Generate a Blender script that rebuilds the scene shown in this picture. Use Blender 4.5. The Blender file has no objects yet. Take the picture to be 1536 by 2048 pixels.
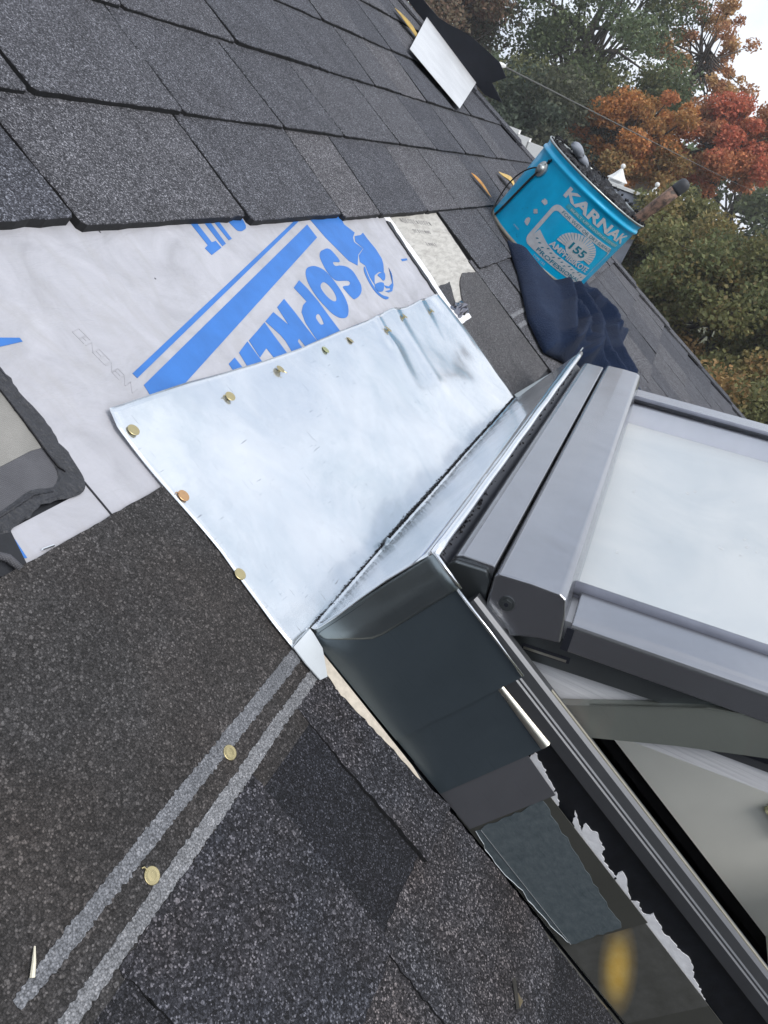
import bpy, bmesh, math, random
import numpy as np
from mathutils import Matrix, Vector

# ------------------------------------------------------------------ frame of reference
# Roof frame: x along the shingle courses, y up the slope, z out of the roof.  World: roof pitched 30 degrees.
PITCH = math.radians(30.0)
HROOF = 6.5
ROT = Matrix.Rotation(PITCH, 3, 'X')
def W(p): return ROT @ Vector(p) + Vector((0, 0, HROOF))

scene = bpy.context.scene
COL = scene.collection
random.seed(7)

# ------------------------------------------------------------------ camera
RC = Matrix(((0.343065, -0.61159, 0.712926), (-0.350448, -0.787523, -0.506945), (0.871489, -0.075928, -0.484502)))
cam_d = bpy.data.cameras.new('camera')
cam = bpy.data.objects.new('camera', cam_d)
COL.objects.link(cam)
cam_d.sensor_fit = 'VERTICAL'
cam_d.sensor_height = 36.0
cam_d.sensor_width = 27.0
cam_d.lens = 1615.08 / 2048.0 * 36.0
cam_d.clip_start = 0.02
cam_d.clip_end = 2000
rot = ROT @ RC.transposed() @ Matrix(((1, 0, 0), (0, -1, 0), (0, 0, -1)))
cam.matrix_world = Matrix.Translation(W((0, 0, 0.36))) @ rot.to_4x4()
scene.camera = cam

# ------------------------------------------------------------------ sky and sun (thin bright overcast)
SUN_EL, SUN_AZ = math.radians(48), math.radians(200)
world = bpy.data.worlds.new('World')
scene.world = world
world.use_nodes = True
wn = world.node_tree
for n in list(wn.nodes): wn.nodes.remove(n)
def wnode(t): return wn.nodes.new(t)
sky = wnode('ShaderNodeTexSky'); sky.sky_type = 'NISHITA'; sky.sun_disc = False
sky.sun_elevation = SUN_EL; sky.sun_rotation = SUN_AZ; sky.air_density = 1.0; sky.dust_density = 2.0
tc = wnode('ShaderNodeTexCoord')
cl = wnode('ShaderNodeTexNoise'); cl.inputs['Scale'].default_value = 2.8; cl.inputs['Detail'].default_value = 6
cl.inputs['Roughness'].default_value = 0.55; cl.inputs['Distortion'].default_value = 0.3
cr = wnode('ShaderNodeValToRGB')
cr.color_ramp.elements[0].position = 0.32; cr.color_ramp.elements[0].color = (4.4, 5.2, 6.6, 1)
cr.color_ramp.elements[1].position = 0.66; cr.color_ramp.elements[1].color = (10.4, 10.6, 11.0, 1)
mx = wnode('ShaderNodeMixRGB'); mx.inputs['Fac'].default_value = 0.88
bg = wnode('ShaderNodeBackground'); bg.inputs['Strength'].default_value = 0.082
wo = wnode('ShaderNodeOutputWorld')
wn.links.new(tc.outputs['Generated'], cl.inputs['Vector'])
wn.links.new(cl.outputs['Fac'], cr.inputs['Fac'])
wn.links.new(sky.outputs['Color'], mx.inputs['Color1'])
wn.links.new(cr.outputs['Color'], mx.inputs['Color2'])
wn.links.new(mx.outputs['Color'], bg.inputs['Color'])
wn.links.new(bg.outputs['Background'], wo.inputs['Surface'])
sun_d = bpy.data.lights.new('sun', 'SUN'); sun_d.energy = 1.3; sun_d.angle = math.radians(25); sun_d.color = (1.0, 0.965, 0.92)
sun = bpy.data.objects.new('sun', sun_d); COL.objects.link(sun)
# the sky's sun_rotation turns clockwise from +y
sdir = Vector((math.sin(SUN_AZ) * math.cos(SUN_EL), math.cos(SUN_AZ) * math.cos(SUN_EL), math.sin(SUN_EL)))
sun.rotation_euler = sdir.to_track_quat('Z', 'Y').to_euler()
sun.location = (0, 0, 30)

vs = scene.view_settings
vs.view_transform = 'Standard'; vs.look = 'None'; vs.exposure = 0.8; vs.gamma = 1.0; vs.use_curve_mapping = False
scene.cycles.max_bounces = 8

# ------------------------------------------------------------------ object helpers
def thing(name, label, cat, base=(0, 0, 0), group=None, world_space=False):
    o = bpy.data.objects.new(name, None); COL.objects.link(o)
    o.empty_display_size = 0.05
    if world_space: o.location = base
    else:
        o.location = W(base); o.rotation_euler = (PITCH, 0, 0)
    o['label'] = label; o['category'] = cat
    if group: o['group'] = group
    o['_b'] = list(base)
    return o
def root_base(parent):
    p = parent
    while p.parent is not None: p = p.parent
    return Vector(p['_b'])
def mk(name, verts, faces, mat, parent=None, base=None, smooth=False, world_space=False, label=None, cat=None, group=None, uv=None):
    b = Vector((0, 0, 0))
    if parent is not None: b = root_base(parent)
    elif base is not None: b = Vector(base)
    va = np.asarray(verts, dtype=float) - np.array(b)
    me = bpy.data.meshes.new(name)
    me.from_pydata(va.tolist(), [], faces)
    if mat is not None: me.materials.append(mat)
    if smooth:
        me.polygons.foreach_set('use_smooth', [True] * len(me.polygons))
    me.update()
    o = bpy.data.objects.new(name, me); COL.objects.link(o)
    if parent is not None: o.parent = parent
    else:
        if world_space: o.location = b
        else: o.location = W(b); o.rotation_euler = (PITCH, 0, 0)
        o['_b'] = list(b)
    if label: o['label'] = label
    if cat: o['category'] = cat
    if group: o['group'] = group
    return o
def bevel(o, w=0.001, seg=2, ang=40):
    m = o.modifiers.new('bevel', 'BEVEL'); m.width = w; m.segments = seg; m.limit_method = 'ANGLE'; m.angle_limit = math.radians(ang)
    return o
def solid(o, t):
    m = o.modifiers.new('solidify', 'SOLIDIFY'); m.thickness = t; m.offset = -1
    return o
def box(x0, x1, y0, y1, z0, z1):
    v = [(x0, y0, z0), (x1, y0, z0), (x1, y1, z0), (x0, y1, z0), (x0, y0, z1), (x1, y0, z1), (x1, y1, z1), (x0, y1, z1)]
    f = [(0, 3, 2, 1), (4, 5, 6, 7), (0, 1, 5, 4), (1, 2, 6, 5), (2, 3, 7, 6), (3, 0, 4, 7)]
    return v, f
def merge(*parts):
    V, F = [], []
    for v, f in parts:
        k = len(V); V += list(v); F += [tuple(i + k for i in q) for q in f]
    return V, F
def area2(p): return sum(p[i][0] * p[(i + 1) % len(p)][1] - p[(i + 1) % len(p)][0] * p[i][1] for i in range(len(p)))
def prism(pts, z0, z1):
    """outline in the roof plane, extruded from z0 to z1"""
    if area2(pts) < 0: pts = pts[::-1]
    n = len(pts)
    v = [(x, y, z0) for x, y in pts] + [(x, y, z1) for x, y in pts]
    f = [tuple(range(n - 1, -1, -1)), tuple(range(n, 2 * n))] + [(i, (i + 1) % n, n + (i + 1) % n, n + i) for i in range(n)]
    return v, f
def extr(pts, fn, s0, s1):
    """2D profile, swept between stations s0 and s1; fn(a,b,s) -> point"""
    n = len(pts)
    v = [fn(a, b, s0) for a, b in pts] + [fn(a, b, s1) for a, b in pts]
    f = [tuple(range(n - 1, -1, -1)), tuple(range(n, 2 * n))] + [(i, (i + 1) % n, n + (i + 1) % n, n + i) for i in range(n)]
    return v, f
def recalc(o):
    bm = bmesh.new(); bm.from_mesh(o.data); bmesh.ops.recalc_face_normals(bm, faces=bm.faces); bm.to_mesh(o.data); bm.free(); return o
def tube(path, rad, n=8, cap=True):
    P = [Vector(p) for p in path]
    if not hasattr(rad, '__len__'): rad = [rad] * len(P)
    V, F = [], []
    ref = Vector((0.123, 0.31, 0.94))
    for i, p in enumerate(P):
        d = (P[min(i + 1, len(P) - 1)] - P[max(i - 1, 0)]).normalized()
        a = d.cross(ref)
        if a.length < 1e-4: a = d.cross(Vector((1, 0, 0)))
        a.normalize(); b = d.cross(a)
        for k in range(n):
            t = 2 * math.pi * k / n
            V.append(tuple(p + (a * math.cos(t) + b * math.sin(t)) * rad[i]))
    for i in range(len(P) - 1):
        for k in range(n):
            F.append((i * n + k, i * n + (k + 1) % n, (i + 1) * n + (k + 1) % n, (i + 1) * n + k))
    if cap:
        F.append(tuple(range(n - 1, -1, -1))); F.append(tuple((len(P) - 1) * n + k for k in range(n)))
    return V, F
def catmull(pts, k=4, closed=True):
    out = []; n = len(pts)
    for i in range(n if closed else n - 1):
        g = (lambda j: pts[j % n]) if closed else (lambda j: pts[max(0, min(n - 1, j))])
        p0, p1, p2, p3 = [np.array(g(i + j), float) for j in (-1, 0, 1, 2)]
        for s in range(k):
            t = s / k
            out.append(tuple(0.5 * ((2 * p1) + (-p0 + p2) * t + (2 * p0 - 5 * p1 + 4 * p2 - p3) * t * t + (-p0 + 3 * p1 - 3 * p2 + p3) * t ** 3)))
    if not closed: out.append(tuple(pts[-1]))
    return out
def keyhole(outer, inner):
    if area2(outer) < 0: outer = outer[::-1]
    if area2(inner) > 0: inner = inner[::-1]
    best = min(((outer[i][0] - inner[j][0]) ** 2 + (outer[i][1] - inner[j][1]) ** 2, i, j) for i in range(len(outer)) for j in range(len(inner)))
    _, i, j = best
    return outer[:i + 1] + inner[j:] + inner[:j + 1] + outer[i:]
def jag(pts, step, amp, rnd, closed=True):
    """break an outline into short uneven pieces, as a torn or cut edge"""
    out = []; n = len(pts)
    for i in range(n if closed else n - 1):
        a = np.array(pts[i], float); b = np.array(pts[(i + 1) % n], float)
        L = np.linalg.norm(b - a); m = max(1, int(L / step))
        nrm = np.array([-(b - a)[1], (b - a)[0]]) / (L + 1e-9)
        for s in range(m):
            p = a + (b - a) * s / m
            if s > 0: p = p + nrm * rnd.gauss(0, amp)
            out.append(tuple(p))
    if not closed: out.append(tuple(pts[-1]))
    return out
MM = lambda pts: [(a / 1000.0, b / 1000.0) for a, b in pts]

# ------------------------------------------------------------------ material helpers
class M:
    def __init__(s, name):
        s.m = bpy.data.materials.new(name); s.m.use_nodes = True
        s.t = s.m.node_tree; s.b = s.t.nodes['Principled BSDF']; s.out = s.t.nodes['Material Output']
    def n(s, t, **k):
        nd = s.t.nodes.new(t)
        for a, v in k.items():
            key = a.replace('_', ' ')
            if key in nd.inputs: s.put(nd.inputs[key], v)
            else: setattr(nd, a, v)
        return nd
    def put(s, sock, v):
        if isinstance(v, bpy.types.NodeSocket): s.t.links.new(v, sock)
        else: sock.default_value = v
    def set(s, **k):
        for a, v in k.items(): s.put(s.b.inputs[a.replace('_', ' ')], v)
        return s
    def obj(s, sc=(1, 1, 1), loc=(0, 0, 0)):
        c = s.n('ShaderNodeTexCoord'); mp = s.n('ShaderNodeMapping'); s.t.links.new(c.outputs['Object'], mp.inputs['Vector'])
        mp.inputs['Scale'].default_value = sc; mp.inputs['Location'].default_value = loc
        return mp.outputs['Vector']
    def noise(s, vec, scale, detail=3, rough=0.5, dist=0.0):
        return s.n('ShaderNodeTexNoise', Vector=vec, Scale=scale, Detail=detail, Roughness=rough, Distortion=dist).outputs['Fac']
    def vor(s, vec, scale, feature='F1', rnd=1.0):
        v = s.n('ShaderNodeTexVoronoi', Vector=vec, Scale=scale, Randomness=rnd); v.feature = feature; return v
    def ramp(s, fac, stops, interp='LINEAR'):
        r = s.n('ShaderNodeValToRGB', Fac=fac); e = r.color_ramp.elements; r.color_ramp.interpolation = interp
        while len(e) > 1: e.remove(e[0])
        e[0].position = stops[0][0]; e[0].color = col(stops[0][1])
        for p, c in stops[1:]:
            x = e.new(p); x.color = col(c)
        return r.outputs['Color']
    def mix(s, fac, a, b, mode='MIX'):
        m = s.n('ShaderNodeMixRGB', blend_type=mode); s.put(m.inputs['Fac'], fac)
        s.put(m.inputs['Color1'], col(a) if not isinstance(a, bpy.types.NodeSocket) else a)
        s.put(m.inputs['Color2'], col(b) if not isinstance(b, bpy.types.NodeSocket) else b); return m.outputs['Color']
    def math(s, op, a, b=0.5, c=0.5):
        m = s.n('ShaderNodeMath', operation=op); s.put(m.inputs[0], a); s.put(m.inputs[1], b)
        if len(m.inputs) > 2: s.put(m.inputs[2], c)
        return m.outputs[0]
    def bump(s, h, strength=0.5, dist=0.001, normal=None):
        b = s.n('ShaderNodeBump', Height=h, Strength=strength, Distance=dist)
        if normal is not None: s.t.links.new(normal, b.inputs['Normal'])
        s.t.links.new(b.outputs['Normal'], s.b.inputs['Normal']); return b.outputs['Normal']
def col(c):
    if isinstance(c, (int, float)): return (c, c, c, 1)
    return tuple(c) + (1,) if len(c) == 3 else tuple(c)

def granule(name, dark, mid, light, speck, scale=700, big=0.35, patch=(0.8, 1.15), bumpd=0.0009, warm=0.0, hueb=(1, 1, 1)):
    k = M(name)
    v = k.obj()
    oi = k.n('ShaderNodeObjectInfo')
    off = k.n('ShaderNodeVectorMath', operation='MULTIPLY_ADD')
    k.t.links.new(v, off.inputs[0]); off.inputs[1].default_value = (1, 1, 1)
    cmb = k.n('ShaderNodeCombineXYZ', X=k.math('MULTIPLY', oi.outputs['Random'], 37.0), Y=k.math('MULTIPLY', oi.outputs['Random'], 91.0), Z=0.0)
    k.t.links.new(cmb.outputs[0], off.inputs[2])
    vv = off.outputs[0]
    # wobble so that the grains are not perfectly even
    a = k.vor(vv, scale); b = k.vor(vv, scale * 0.58)
    sa = k.n('ShaderNodeSeparateColor', Color=a.outputs['Color']); sb = k.n('ShaderNodeSeparateColor', Color=b.outputs['Color'])
    ca = k.ramp(sa.outputs[0], [(0.0, dark), (0.45, mid), (0.84, light), (0.965, speck), (1.0, speck)])
    cb = k.ramp(sb.outputs[1], [(0.0, dark), (0.5, mid), (0.88, light), (1.0, speck)])
    c = k.mix(k.ramp(sb.outputs[0], [(1 - big - 0.02, 0.0), (1 - big + 0.02, 1.0)]), ca, cb)
    # dark gaps between the grains
    gap = k.ramp(a.outputs['Distance'], [(0.35, 1.0), (0.75, 0.35)])
    c = k.mix(0.8, c, gap, 'MULTIPLY')
    # soft weathering patches and a tint per shingle
    pt = k.ramp(k.noise(vv, 22, 4, 0.6), [(0.3, (patch[0],) * 3), (0.7, (patch[1],) * 3)])
    c = k.mix(1.0, c, pt, 'MULTIPLY')
    tint = k.ramp(oi.outputs['Random'], [(0.0, (0.66, 0.68, 0.74)), (0.3, (0.95, 0.95, 0.98)), (0.55, (1.2, 1.17, 1.15)), (0.8, (0.80, 0.82, 0.88)), (1.0, (1.25, 1.2, 1.17))])
    c = k.mix(1.0, c, tint, 'MULTIPLY')
    if warm > 0:
        wm = k.ramp(k.noise(vv, 9, 3, 0.6), [(0.42, (1, 1, 1)), (0.7, (1.0 + warm, 1.0, 1.0 - warm * 0.8))])
        c = k.mix(1.0, c, wm, 'MULTIPLY')
    c = k.mix(1.0, c, hueb, 'MULTIPLY')
    k.set(Base_Color=c, Roughness=0.85, Specular_IOR_Level=0.35)
    h = k.math('ADD', k.math('MULTIPLY', k.math('SUBTRACT', 1.0, a.outputs['Distance']), 0.7), k.math('MULTIPLY', sb.outputs[2], 0.4))
    k.bump(h, 0.9, bumpd)
    return k.m

def metal(name, base, rough, roughv=0.1, scr=0.15, dark=None, metallic=1.0, wave=0.0, stains=None, bl=0.0002):
    k = M(name); v = k.obj()
    n1 = k.noise(v, 14, 5, 0.6, 0.4); n2 = k.noise(v, 90, 3, 0.6)
    c = k.ramp(n1, [(0.3, tuple(x * 0.88 for x in base)), (0.7, tuple(min(1, x * 1.06) for x in base))])
    # fine scratches in several directions
    sc = k.noise(k.obj((900, 30, 900)), 1.0, 2, 0.5); sc2 = k.noise(k.obj((40, 1100, 1100)), 1.0, 2, 0.5)
    s = k.ramp(k.math('MAXIMUM', sc, sc2), [(0.66, 0.0), (0.74, 1.0)])
    c = k.mix(k.math('MULTIPLY', s, scr), c, tuple(x * 0.55 for x in base))
    if dark:
        dm = k.ramp(k.noise(v, 6.0, 5, 0.65, 1.0), [(0.52, 0.0), (0.66, 1.0)])
        c = k.mix(k.math('MULTIPLY', dm, 0.55), c, dark)
    k.set(Base_Color=c, Metallic=metallic)
    k.put(k.b.inputs['Roughness'], k.n('ShaderNodeMapRange', Value=k.math('ADD', k.math('MULTIPLY', n1, 0.6), k.math('MULTIPLY', n2, 0.4)), To_Min=max(0.03, rough - roughv), To_Max=rough + roughv).outputs[0])
    h = k.math('ADD', k.math('MULTIPLY', k.noise(v, 11, 2, 0.5, 0.5), wave), k.math('MULTIPLY', n2, bl * 100))
    k.bump(h, 0.6, 0.004)
    return k.m

def plain(name, c, rough=0.6, metallic=0.0, var=0.12, scale=60, bumpd=0.0, spec=0.5, coat=0.0):
    k = M(name); v = k.obj(); n = k.noise(v, scale, 4, 0.6)
    c0 = tuple(x * (1 - var) for x in c); c1 = tuple(min(1, x * (1 + var)) for x in c)
    k.set(Base_Color=k.ramp(n, [(0.3, c0), (0.7, c1)]), Roughness=rough, Metallic=metallic, Specular_IOR_Level=spec, Coat_Weight=coat)
    if bumpd: k.bump(n, 0.6, bumpd)
    return k.m

# ------------------------------------------------------------------ materials
m_sh_far = granule('shingle_granules_grey', (0.020, 0.0205, 0.025), (0.066, 0.067, 0.076), (0.150, 0.152, 0.168), (0.31, 0.315, 0.34), 900, 0.18)
m_sh_head = granule('shingle_headlap_charcoal', (0.026, 0.025, 0.024), (0.047, 0.045, 0.0435), (0.068, 0.0655, 0.064), (0.135, 0.13, 0.126), 880, 0.26, (0.82, 1.2), 0.0014, 0.08, (1.20, 1.17, 1.14))
m_sh_near = granule('shingle_granules_speckled', (0.010, 0.010, 0.012), (0.030, 0.031, 0.037), (0.075, 0.077, 0.088), (0.22, 0.22, 0.24), 950, 0.22, (0.75, 1.25), 0.0009, 0.16)
m_sh_dark = granule('shingle_granules_black', (0.007, 0.007, 0.009), (0.018, 0.019, 0.023), (0.043, 0.045, 0.053), (0.13, 0.13, 0.145), 1100, 0.15, (0.75, 1.2), 0.0008, 0.05)
m_sh_plain = granule('shingle_headlap_grey', (0.04, 0.039, 0.04), (0.085, 0.083, 0.086), (0.12, 0.117, 0.12), (0.2, 0.2, 0.2), 760, 0.25, (0.85, 1.1), 0.0005)
m_stripe = granule('nail_line_paint', (0.17, 0.173, 0.176), (0.24, 0.245, 0.25), (0.30, 0.305, 0.31), (0.40, 0.40, 0.40), 1000, 0.3, (0.8, 1.15), 0.0009)
m_edge = plain('asphalt_cut_edge', (0.010, 0.010, 0.011), 0.8, 0, 0.4, 300)
m_tar = plain('roof_cement', (0.026, 0.027, 0.032), 0.5, 0, 0.3, 220, 0.004, 0.5)
m_tarblack = plain('wet_black_cement', (0.006, 0.006, 0.008), 0.5, 0, 0.4, 260, 0.002, 0.3)
m_deck = plain('plywood', (0.45, 0.36, 0.25), 0.8, 0, 0.2, 30)
m_cream = plain('torn_felt_edge', (0.62, 0.56, 0.47), 0.85, 0, 0.15, 200, 0.0006)
m_black = plain('black_bitumen', (0.006, 0.007, 0.010), 0.5, 0, 0.4, 120, 0.0006)
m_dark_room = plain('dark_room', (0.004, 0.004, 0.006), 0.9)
m_beige = plain('drywall', (0.90, 0.90, 0.84), 0.8, 0, 0.04, 9)
m_blue = plain('blue_print', (0.032, 0.155, 0.47), 0.6, 0, 0.12, 25)
m_white = plain('white_torn_film', (0.80, 0.80, 0.82), 0.6, 0, 0.08, 150, 0.0008)
m_black_felt = plain('black_felt', (0.006, 0.008, 0.014), 0.85, 0, 0.2, 40, 0.002)

def membrane_mat():
    k = M('membrane_film'); v = k.obj()
    n = k.noise(v, 16, 6, 0.65, 0.8)
    c = k.ramp(n, [(0.28, (0.31, 0.31, 0.33)), (0.5, (0.395, 0.395, 0.425)), (0.75, (0.47, 0.47, 0.505))])
    st = k.noise(k.obj((60, 700, 1)), 1.0, 3, 0.6)
    c = k.mix(k.ramp(st, [(0.6, 0.0), (0.75, 0.4)]), c, (0.42, 0.42, 0.44))
    w = k.noise(k.obj((26, 9, 1), (3, 1, 0)), 1.0, 5, 0.7, 1.5)
    c = k.mix(k.ramp(w, [(0.50, 0.0), (0.68, 0.6)]), c, (0.36, 0.355, 0.365))
    dots = k.vor(v, 42); dsz = k.n('ShaderNodeSeparateColor', Color=dots.outputs['Color'])
    dm = k.math('LESS_THAN', dots.outputs['Distance'], k.math('MULTIPLY', k.math('GREATER_THAN', dsz.outputs[0], 0.62), 0.05))
    c = k.mix(dm, c, (0.06, 0.06, 0.065))
    k.set(Base_Color=c, Roughness=0.55, Specular_IOR_Level=0.35)
    b1 = k.bump(k.noise(k.obj((14, 40, 1)), 1.0, 4, 0.6, 1.2), 0.55, 0.004)
    return k.m
m_memb = membrane_mat()
def weave_mat(name, c0, c1):
    k = M(name); v = k.obj()
    wv = k.n('ShaderNodeTexWave', Vector=v, Scale=300.0, Distortion=0.3); wv2 = k.n('ShaderNodeTexWave', Vector=v, Scale=300.0, Distortion=0.3); wv2.bands_direction = 'Y'
    g = k.math('MULTIPLY', wv.outputs['Fac'], wv2.outputs['Fac'])
    c = k.ramp(k.math('ADD', k.math('MULTIPLY', g, 0.4), k.math('MULTIPLY', k.noise(v, 30, 5, 0.6), 0.8)), [(0.3, c0), (0.75, c1)])
    k.set(Base_Color=c, Roughness=0.75); k.bump(g, 0.5, 0.0006); return k.m
m_weave = weave_mat('woven_underlayment', (0.19, 0.185, 0.17), (0.29, 0.28, 0.26))
m_weave_dk = weave_mat('tarred_underlayment', (0.055, 0.055, 0.062), (0.11, 0.11, 0.12))
def oldpaper_mat():
    k = M('old_felt_paper'); v = k.obj()
    c = k.ramp(k.noise(k.obj((30, 130, 1)), 1.0, 6, 0.7, 0.6), [(0.3, (0.30, 0.285, 0.26)), (0.55, (0.47, 0.455, 0.42)), (0.8, (0.58, 0.56, 0.52))])
    k.set(Base_Color=c, Roughness=0.9); k.bump(k.noise(v, 160, 5, 0.7), 0.7, 0.0015); return k.m
m_paper = oldpaper_mat()
m_faint = plain('faint_print', (0.20, 0.20, 0.21), 0.9)
m_faint2 = plain('faint_emboss', (0.365, 0.365, 0.39), 0.8)

def galv_mat():
    k = M('galvanised_sheet'); v = k.obj()
    n1 = k.noise(v, 9, 6, 0.62, 0.6); n2 = k.noise(v, 70, 4, 0.65); sp = k.vor(v, 120)
    spc = k.n('ShaderNodeSeparateColor', Color=sp.outputs['Color'])
    c = k.ramp(n1, [(0.3, (0.62, 0.68, 0.72)), (0.5, (0.75, 0.785, 0.815)), (0.72, (0.84, 0.855, 0.87))])
    c = k.mix(0.06, c, k.ramp(spc.outputs[0], [(0, 0.4), (1, 1.0)]), 'MULTIPLY')
    s = k.noise(k.obj((500, 40, 1)), 1.0, 2, 0.5); s2 = k.noise(k.obj((50, 420, 1), (1, 2, 0)), 1.0, 2, 0.5)
    msk = k.ramp(k.noise(v, 13, 3, 0.6), [(0.48, 0.0), (0.58, 1.0)])
    sc = k.math('MULTIPLY', k.ramp(k.math('MAXIMUM', s, s2), [(0.68, 0.0), (0.73, 1.0)]), msk)
    c = k.mix(k.math('MULTIPLY', sc, 0.55), c, (0.26, 0.27, 0.29))
    k.set(Base_Color=c, Metallic=0.84)
    k.put(k.b.inputs['Roughness'], k.n('ShaderNodeMapRange', Value=k.math('ADD', k.math('MULTIPLY', n1, 0.5), k.math('MULTIPLY', n2, 0.5)), To_Min=0.07, To_Max=0.30).outputs[0])
    k.bump(k.math('ADD', k.math('MULTIPLY', k.noise(v, 9, 2, 0.5, 0.4), 0.8), k.math('MULTIPLY', n2, 0.03)), 0.30, 0.008)
    return k.m
m_galv = galv_mat()
m_galv_edge = metal('bright_hem', (0.86, 0.88, 0.90), 0.22, 0.08, 0.1)
m_step_dk = metal('dark_step_flashing', (0.088, 0.112, 0.130), 0.36, 0.12, 0.35, metallic=0.45, wave=0.3)
m_step_gr = metal('grey_step_flashing', (0.14, 0.142, 0.155), 0.45, 0.12, 0.3, metallic=0.35, wave=0.2)
def slate_flash():
    k = M('scuffed_slate_flashing'); v = k.obj()
    c = k.ramp(k.noise(v, 160, 6, 0.7), [(0.3, (0.085, 0.110, 0.122)), (0.7, (0.145, 0.172, 0.184))])
    s = k.noise(k.obj((1, 60, 420)), 1.0, 4, 0.6, 0.4)
    c = k.mix(k.ramp(s, [(0.58, 0.0), (0.7, 0.5)]), c, (0.06, 0.085, 0.095))
    k.set(Base_Color=c, Metallic=0.25, Roughness=0.6); k.bump(k.noise(v, 200, 4, 0.7), 0.4, 0.0008); return k.m
m_step_sl = slate_flash()
m_step_ol = metal('olive_step_flashing', (0.10, 0.10, 0.088), 0.42, 0.1, 0.3, metallic=0.4, wave=0.2)
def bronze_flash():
    k = M('bronze_flashing_painted_glow'); v = k.obj()
    # warm reflected glow painted into the colour of this sheet
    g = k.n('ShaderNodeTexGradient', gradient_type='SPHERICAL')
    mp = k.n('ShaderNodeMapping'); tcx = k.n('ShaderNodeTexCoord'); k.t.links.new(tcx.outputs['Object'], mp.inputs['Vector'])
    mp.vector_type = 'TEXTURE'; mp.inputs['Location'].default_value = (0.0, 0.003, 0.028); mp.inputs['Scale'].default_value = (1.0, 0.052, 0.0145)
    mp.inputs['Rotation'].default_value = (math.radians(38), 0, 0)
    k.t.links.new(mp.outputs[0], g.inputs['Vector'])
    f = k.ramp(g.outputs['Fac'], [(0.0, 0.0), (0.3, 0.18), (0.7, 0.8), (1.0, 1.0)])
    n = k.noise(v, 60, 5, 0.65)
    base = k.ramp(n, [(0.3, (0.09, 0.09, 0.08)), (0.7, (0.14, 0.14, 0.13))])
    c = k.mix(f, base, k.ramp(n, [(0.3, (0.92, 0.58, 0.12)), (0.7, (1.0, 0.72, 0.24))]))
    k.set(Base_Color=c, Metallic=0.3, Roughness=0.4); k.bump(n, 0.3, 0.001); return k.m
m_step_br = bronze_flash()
m_clad = metal('skylight_cladding', (0.355, 0.362, 0.385), 0.25, 0.03, 0.10, metallic=0.9, wave=0.05, bl=0.0)
m_clad_dk = metal('skylight_side_metal', (0.16, 0.175, 0.18), 0.35, 0.06, 0.1, metallic=0.85, bl=0.0)
m_chan = metal('frame_channel', (0.135, 0.14, 0.15), 0.42, 0.08, 0.15, metallic=0.7)
m_arm = metal('zinc_arm', (0.28, 0.30, 0.27), 0.45, 0.1, 0.2, dark=(0.33, 0.28, 0.25), metallic=0.6)
m_rubber = plain('black_gasket', (0.016, 0.018, 0.026), 0.45)
m_bead = plain('grey_gasket', (0.27, 0.28, 0.33), 0.4)
m_tan = plain('weather_strip', (0.34, 0.32, 0.26), 0.7)
def paintwood():
    k = M('white_painted_wood'); v = k.obj((4, 30, 30))
    tcx = k.n('ShaderNodeTexCoord'); mp = k.n('ShaderNodeMapping'); k.t.links.new(tcx.outputs['Object'], mp.inputs['Vector']); mp.inputs['Rotation'].default_value = (math.radians(32), 0, 0)
    mp2 = k.n('ShaderNodeMapping'); k.t.links.new(mp.outputs[0], mp2.inputs['Vector']); mp2.inputs['Scale'].default_value = (1, 7, 330)
    g = k.noise(mp2.outputs[0], 1.0, 3, 0.5, 0.4)
    c = k.ramp(g, [(0.36, (0.57, 0.57, 0.59)), (0.48, (0.70, 0.70, 0.715)), (0.8, (0.74, 0.74, 0.75))])
    k.set(Base_Color=c, Roughness=0.5); k.bump(g, 0.4, 0.0008); return k.m
m_wood = paintwood()
def glass_mat():
    k = M('window_glass'); k.t.nodes.remove(k.b)
    tr = k.n('ShaderNodeBsdfTransparent'); tr.inputs['Color'].default_value = (0.97, 0.98, 0.98, 1)
    gl = k.n('ShaderNodeBsdfGlossy'); gl.inputs['Roughness'].default_value = 0.02
    fr_ = k.n('ShaderNodeFresnel'); fr_.inputs['IOR'].default_value = 2.0
    ge_ = k.n('ShaderNodeNewGeometry'); fc_ = k.math('MULTIPLY', fr_.outputs[0], k.math('SUBTRACT', 1.0, ge_.outputs['Backfacing']))
    ms = k.n('ShaderNodeMixShader'); k.t.links.new(fc_, ms.inputs[0]); k.t.links.new(tr.outputs[0], ms.inputs[1]); k.t.links.new(gl.outputs[0], ms.inputs[2])
    k.t.links.new(ms.outputs[0], k.out.inputs['Surface'])
    return k.m
m_glass = glass_mat()
def shade_mat():
    k = M('white_shade'); v = k.obj()
    c = k.ramp(k.noise(v, 7, 6, 0.65, 0.9), [(0.32, (0.70, 0.725, 0.74)), (0.68, (0.84, 0.84, 0.835))])
    k.set(Base_Color=c, Roughness=0.7)
    tr = k.n('ShaderNodeBsdfTranslucent'); k.t.links.new(c, tr.inputs['Color'])
    ms = k.n('ShaderNodeMixShader'); ms.inputs[0].default_value = 0.36
    k.t.links.new(k.b.outputs[0], ms.inputs[1]); k.t.links.new(tr.outputs[0], ms.inputs[2]); k.t.links.new(ms.outputs[0], k.out.inputs['Surface'])
    return k.m
m_shade = shade_mat()
m_lav = plain('spacer_lavender', (0.58, 0.58, 0.66), 0.5, 0, 0.05)
m_brass = metal('nail_yellow_zinc', (0.50, 0.43, 0.24), 0.42, 0.1, 0.3, metallic=0.9)
m_copper = metal('nail_copper', (0.62, 0.38, 0.20), 0.42, 0.1, 0.3, metallic=0.9)
m_green = metal('nail_greenish_zinc', (0.50, 0.52, 0.28), 0.42, 0.1, 0.3, metallic=0.9)

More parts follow.
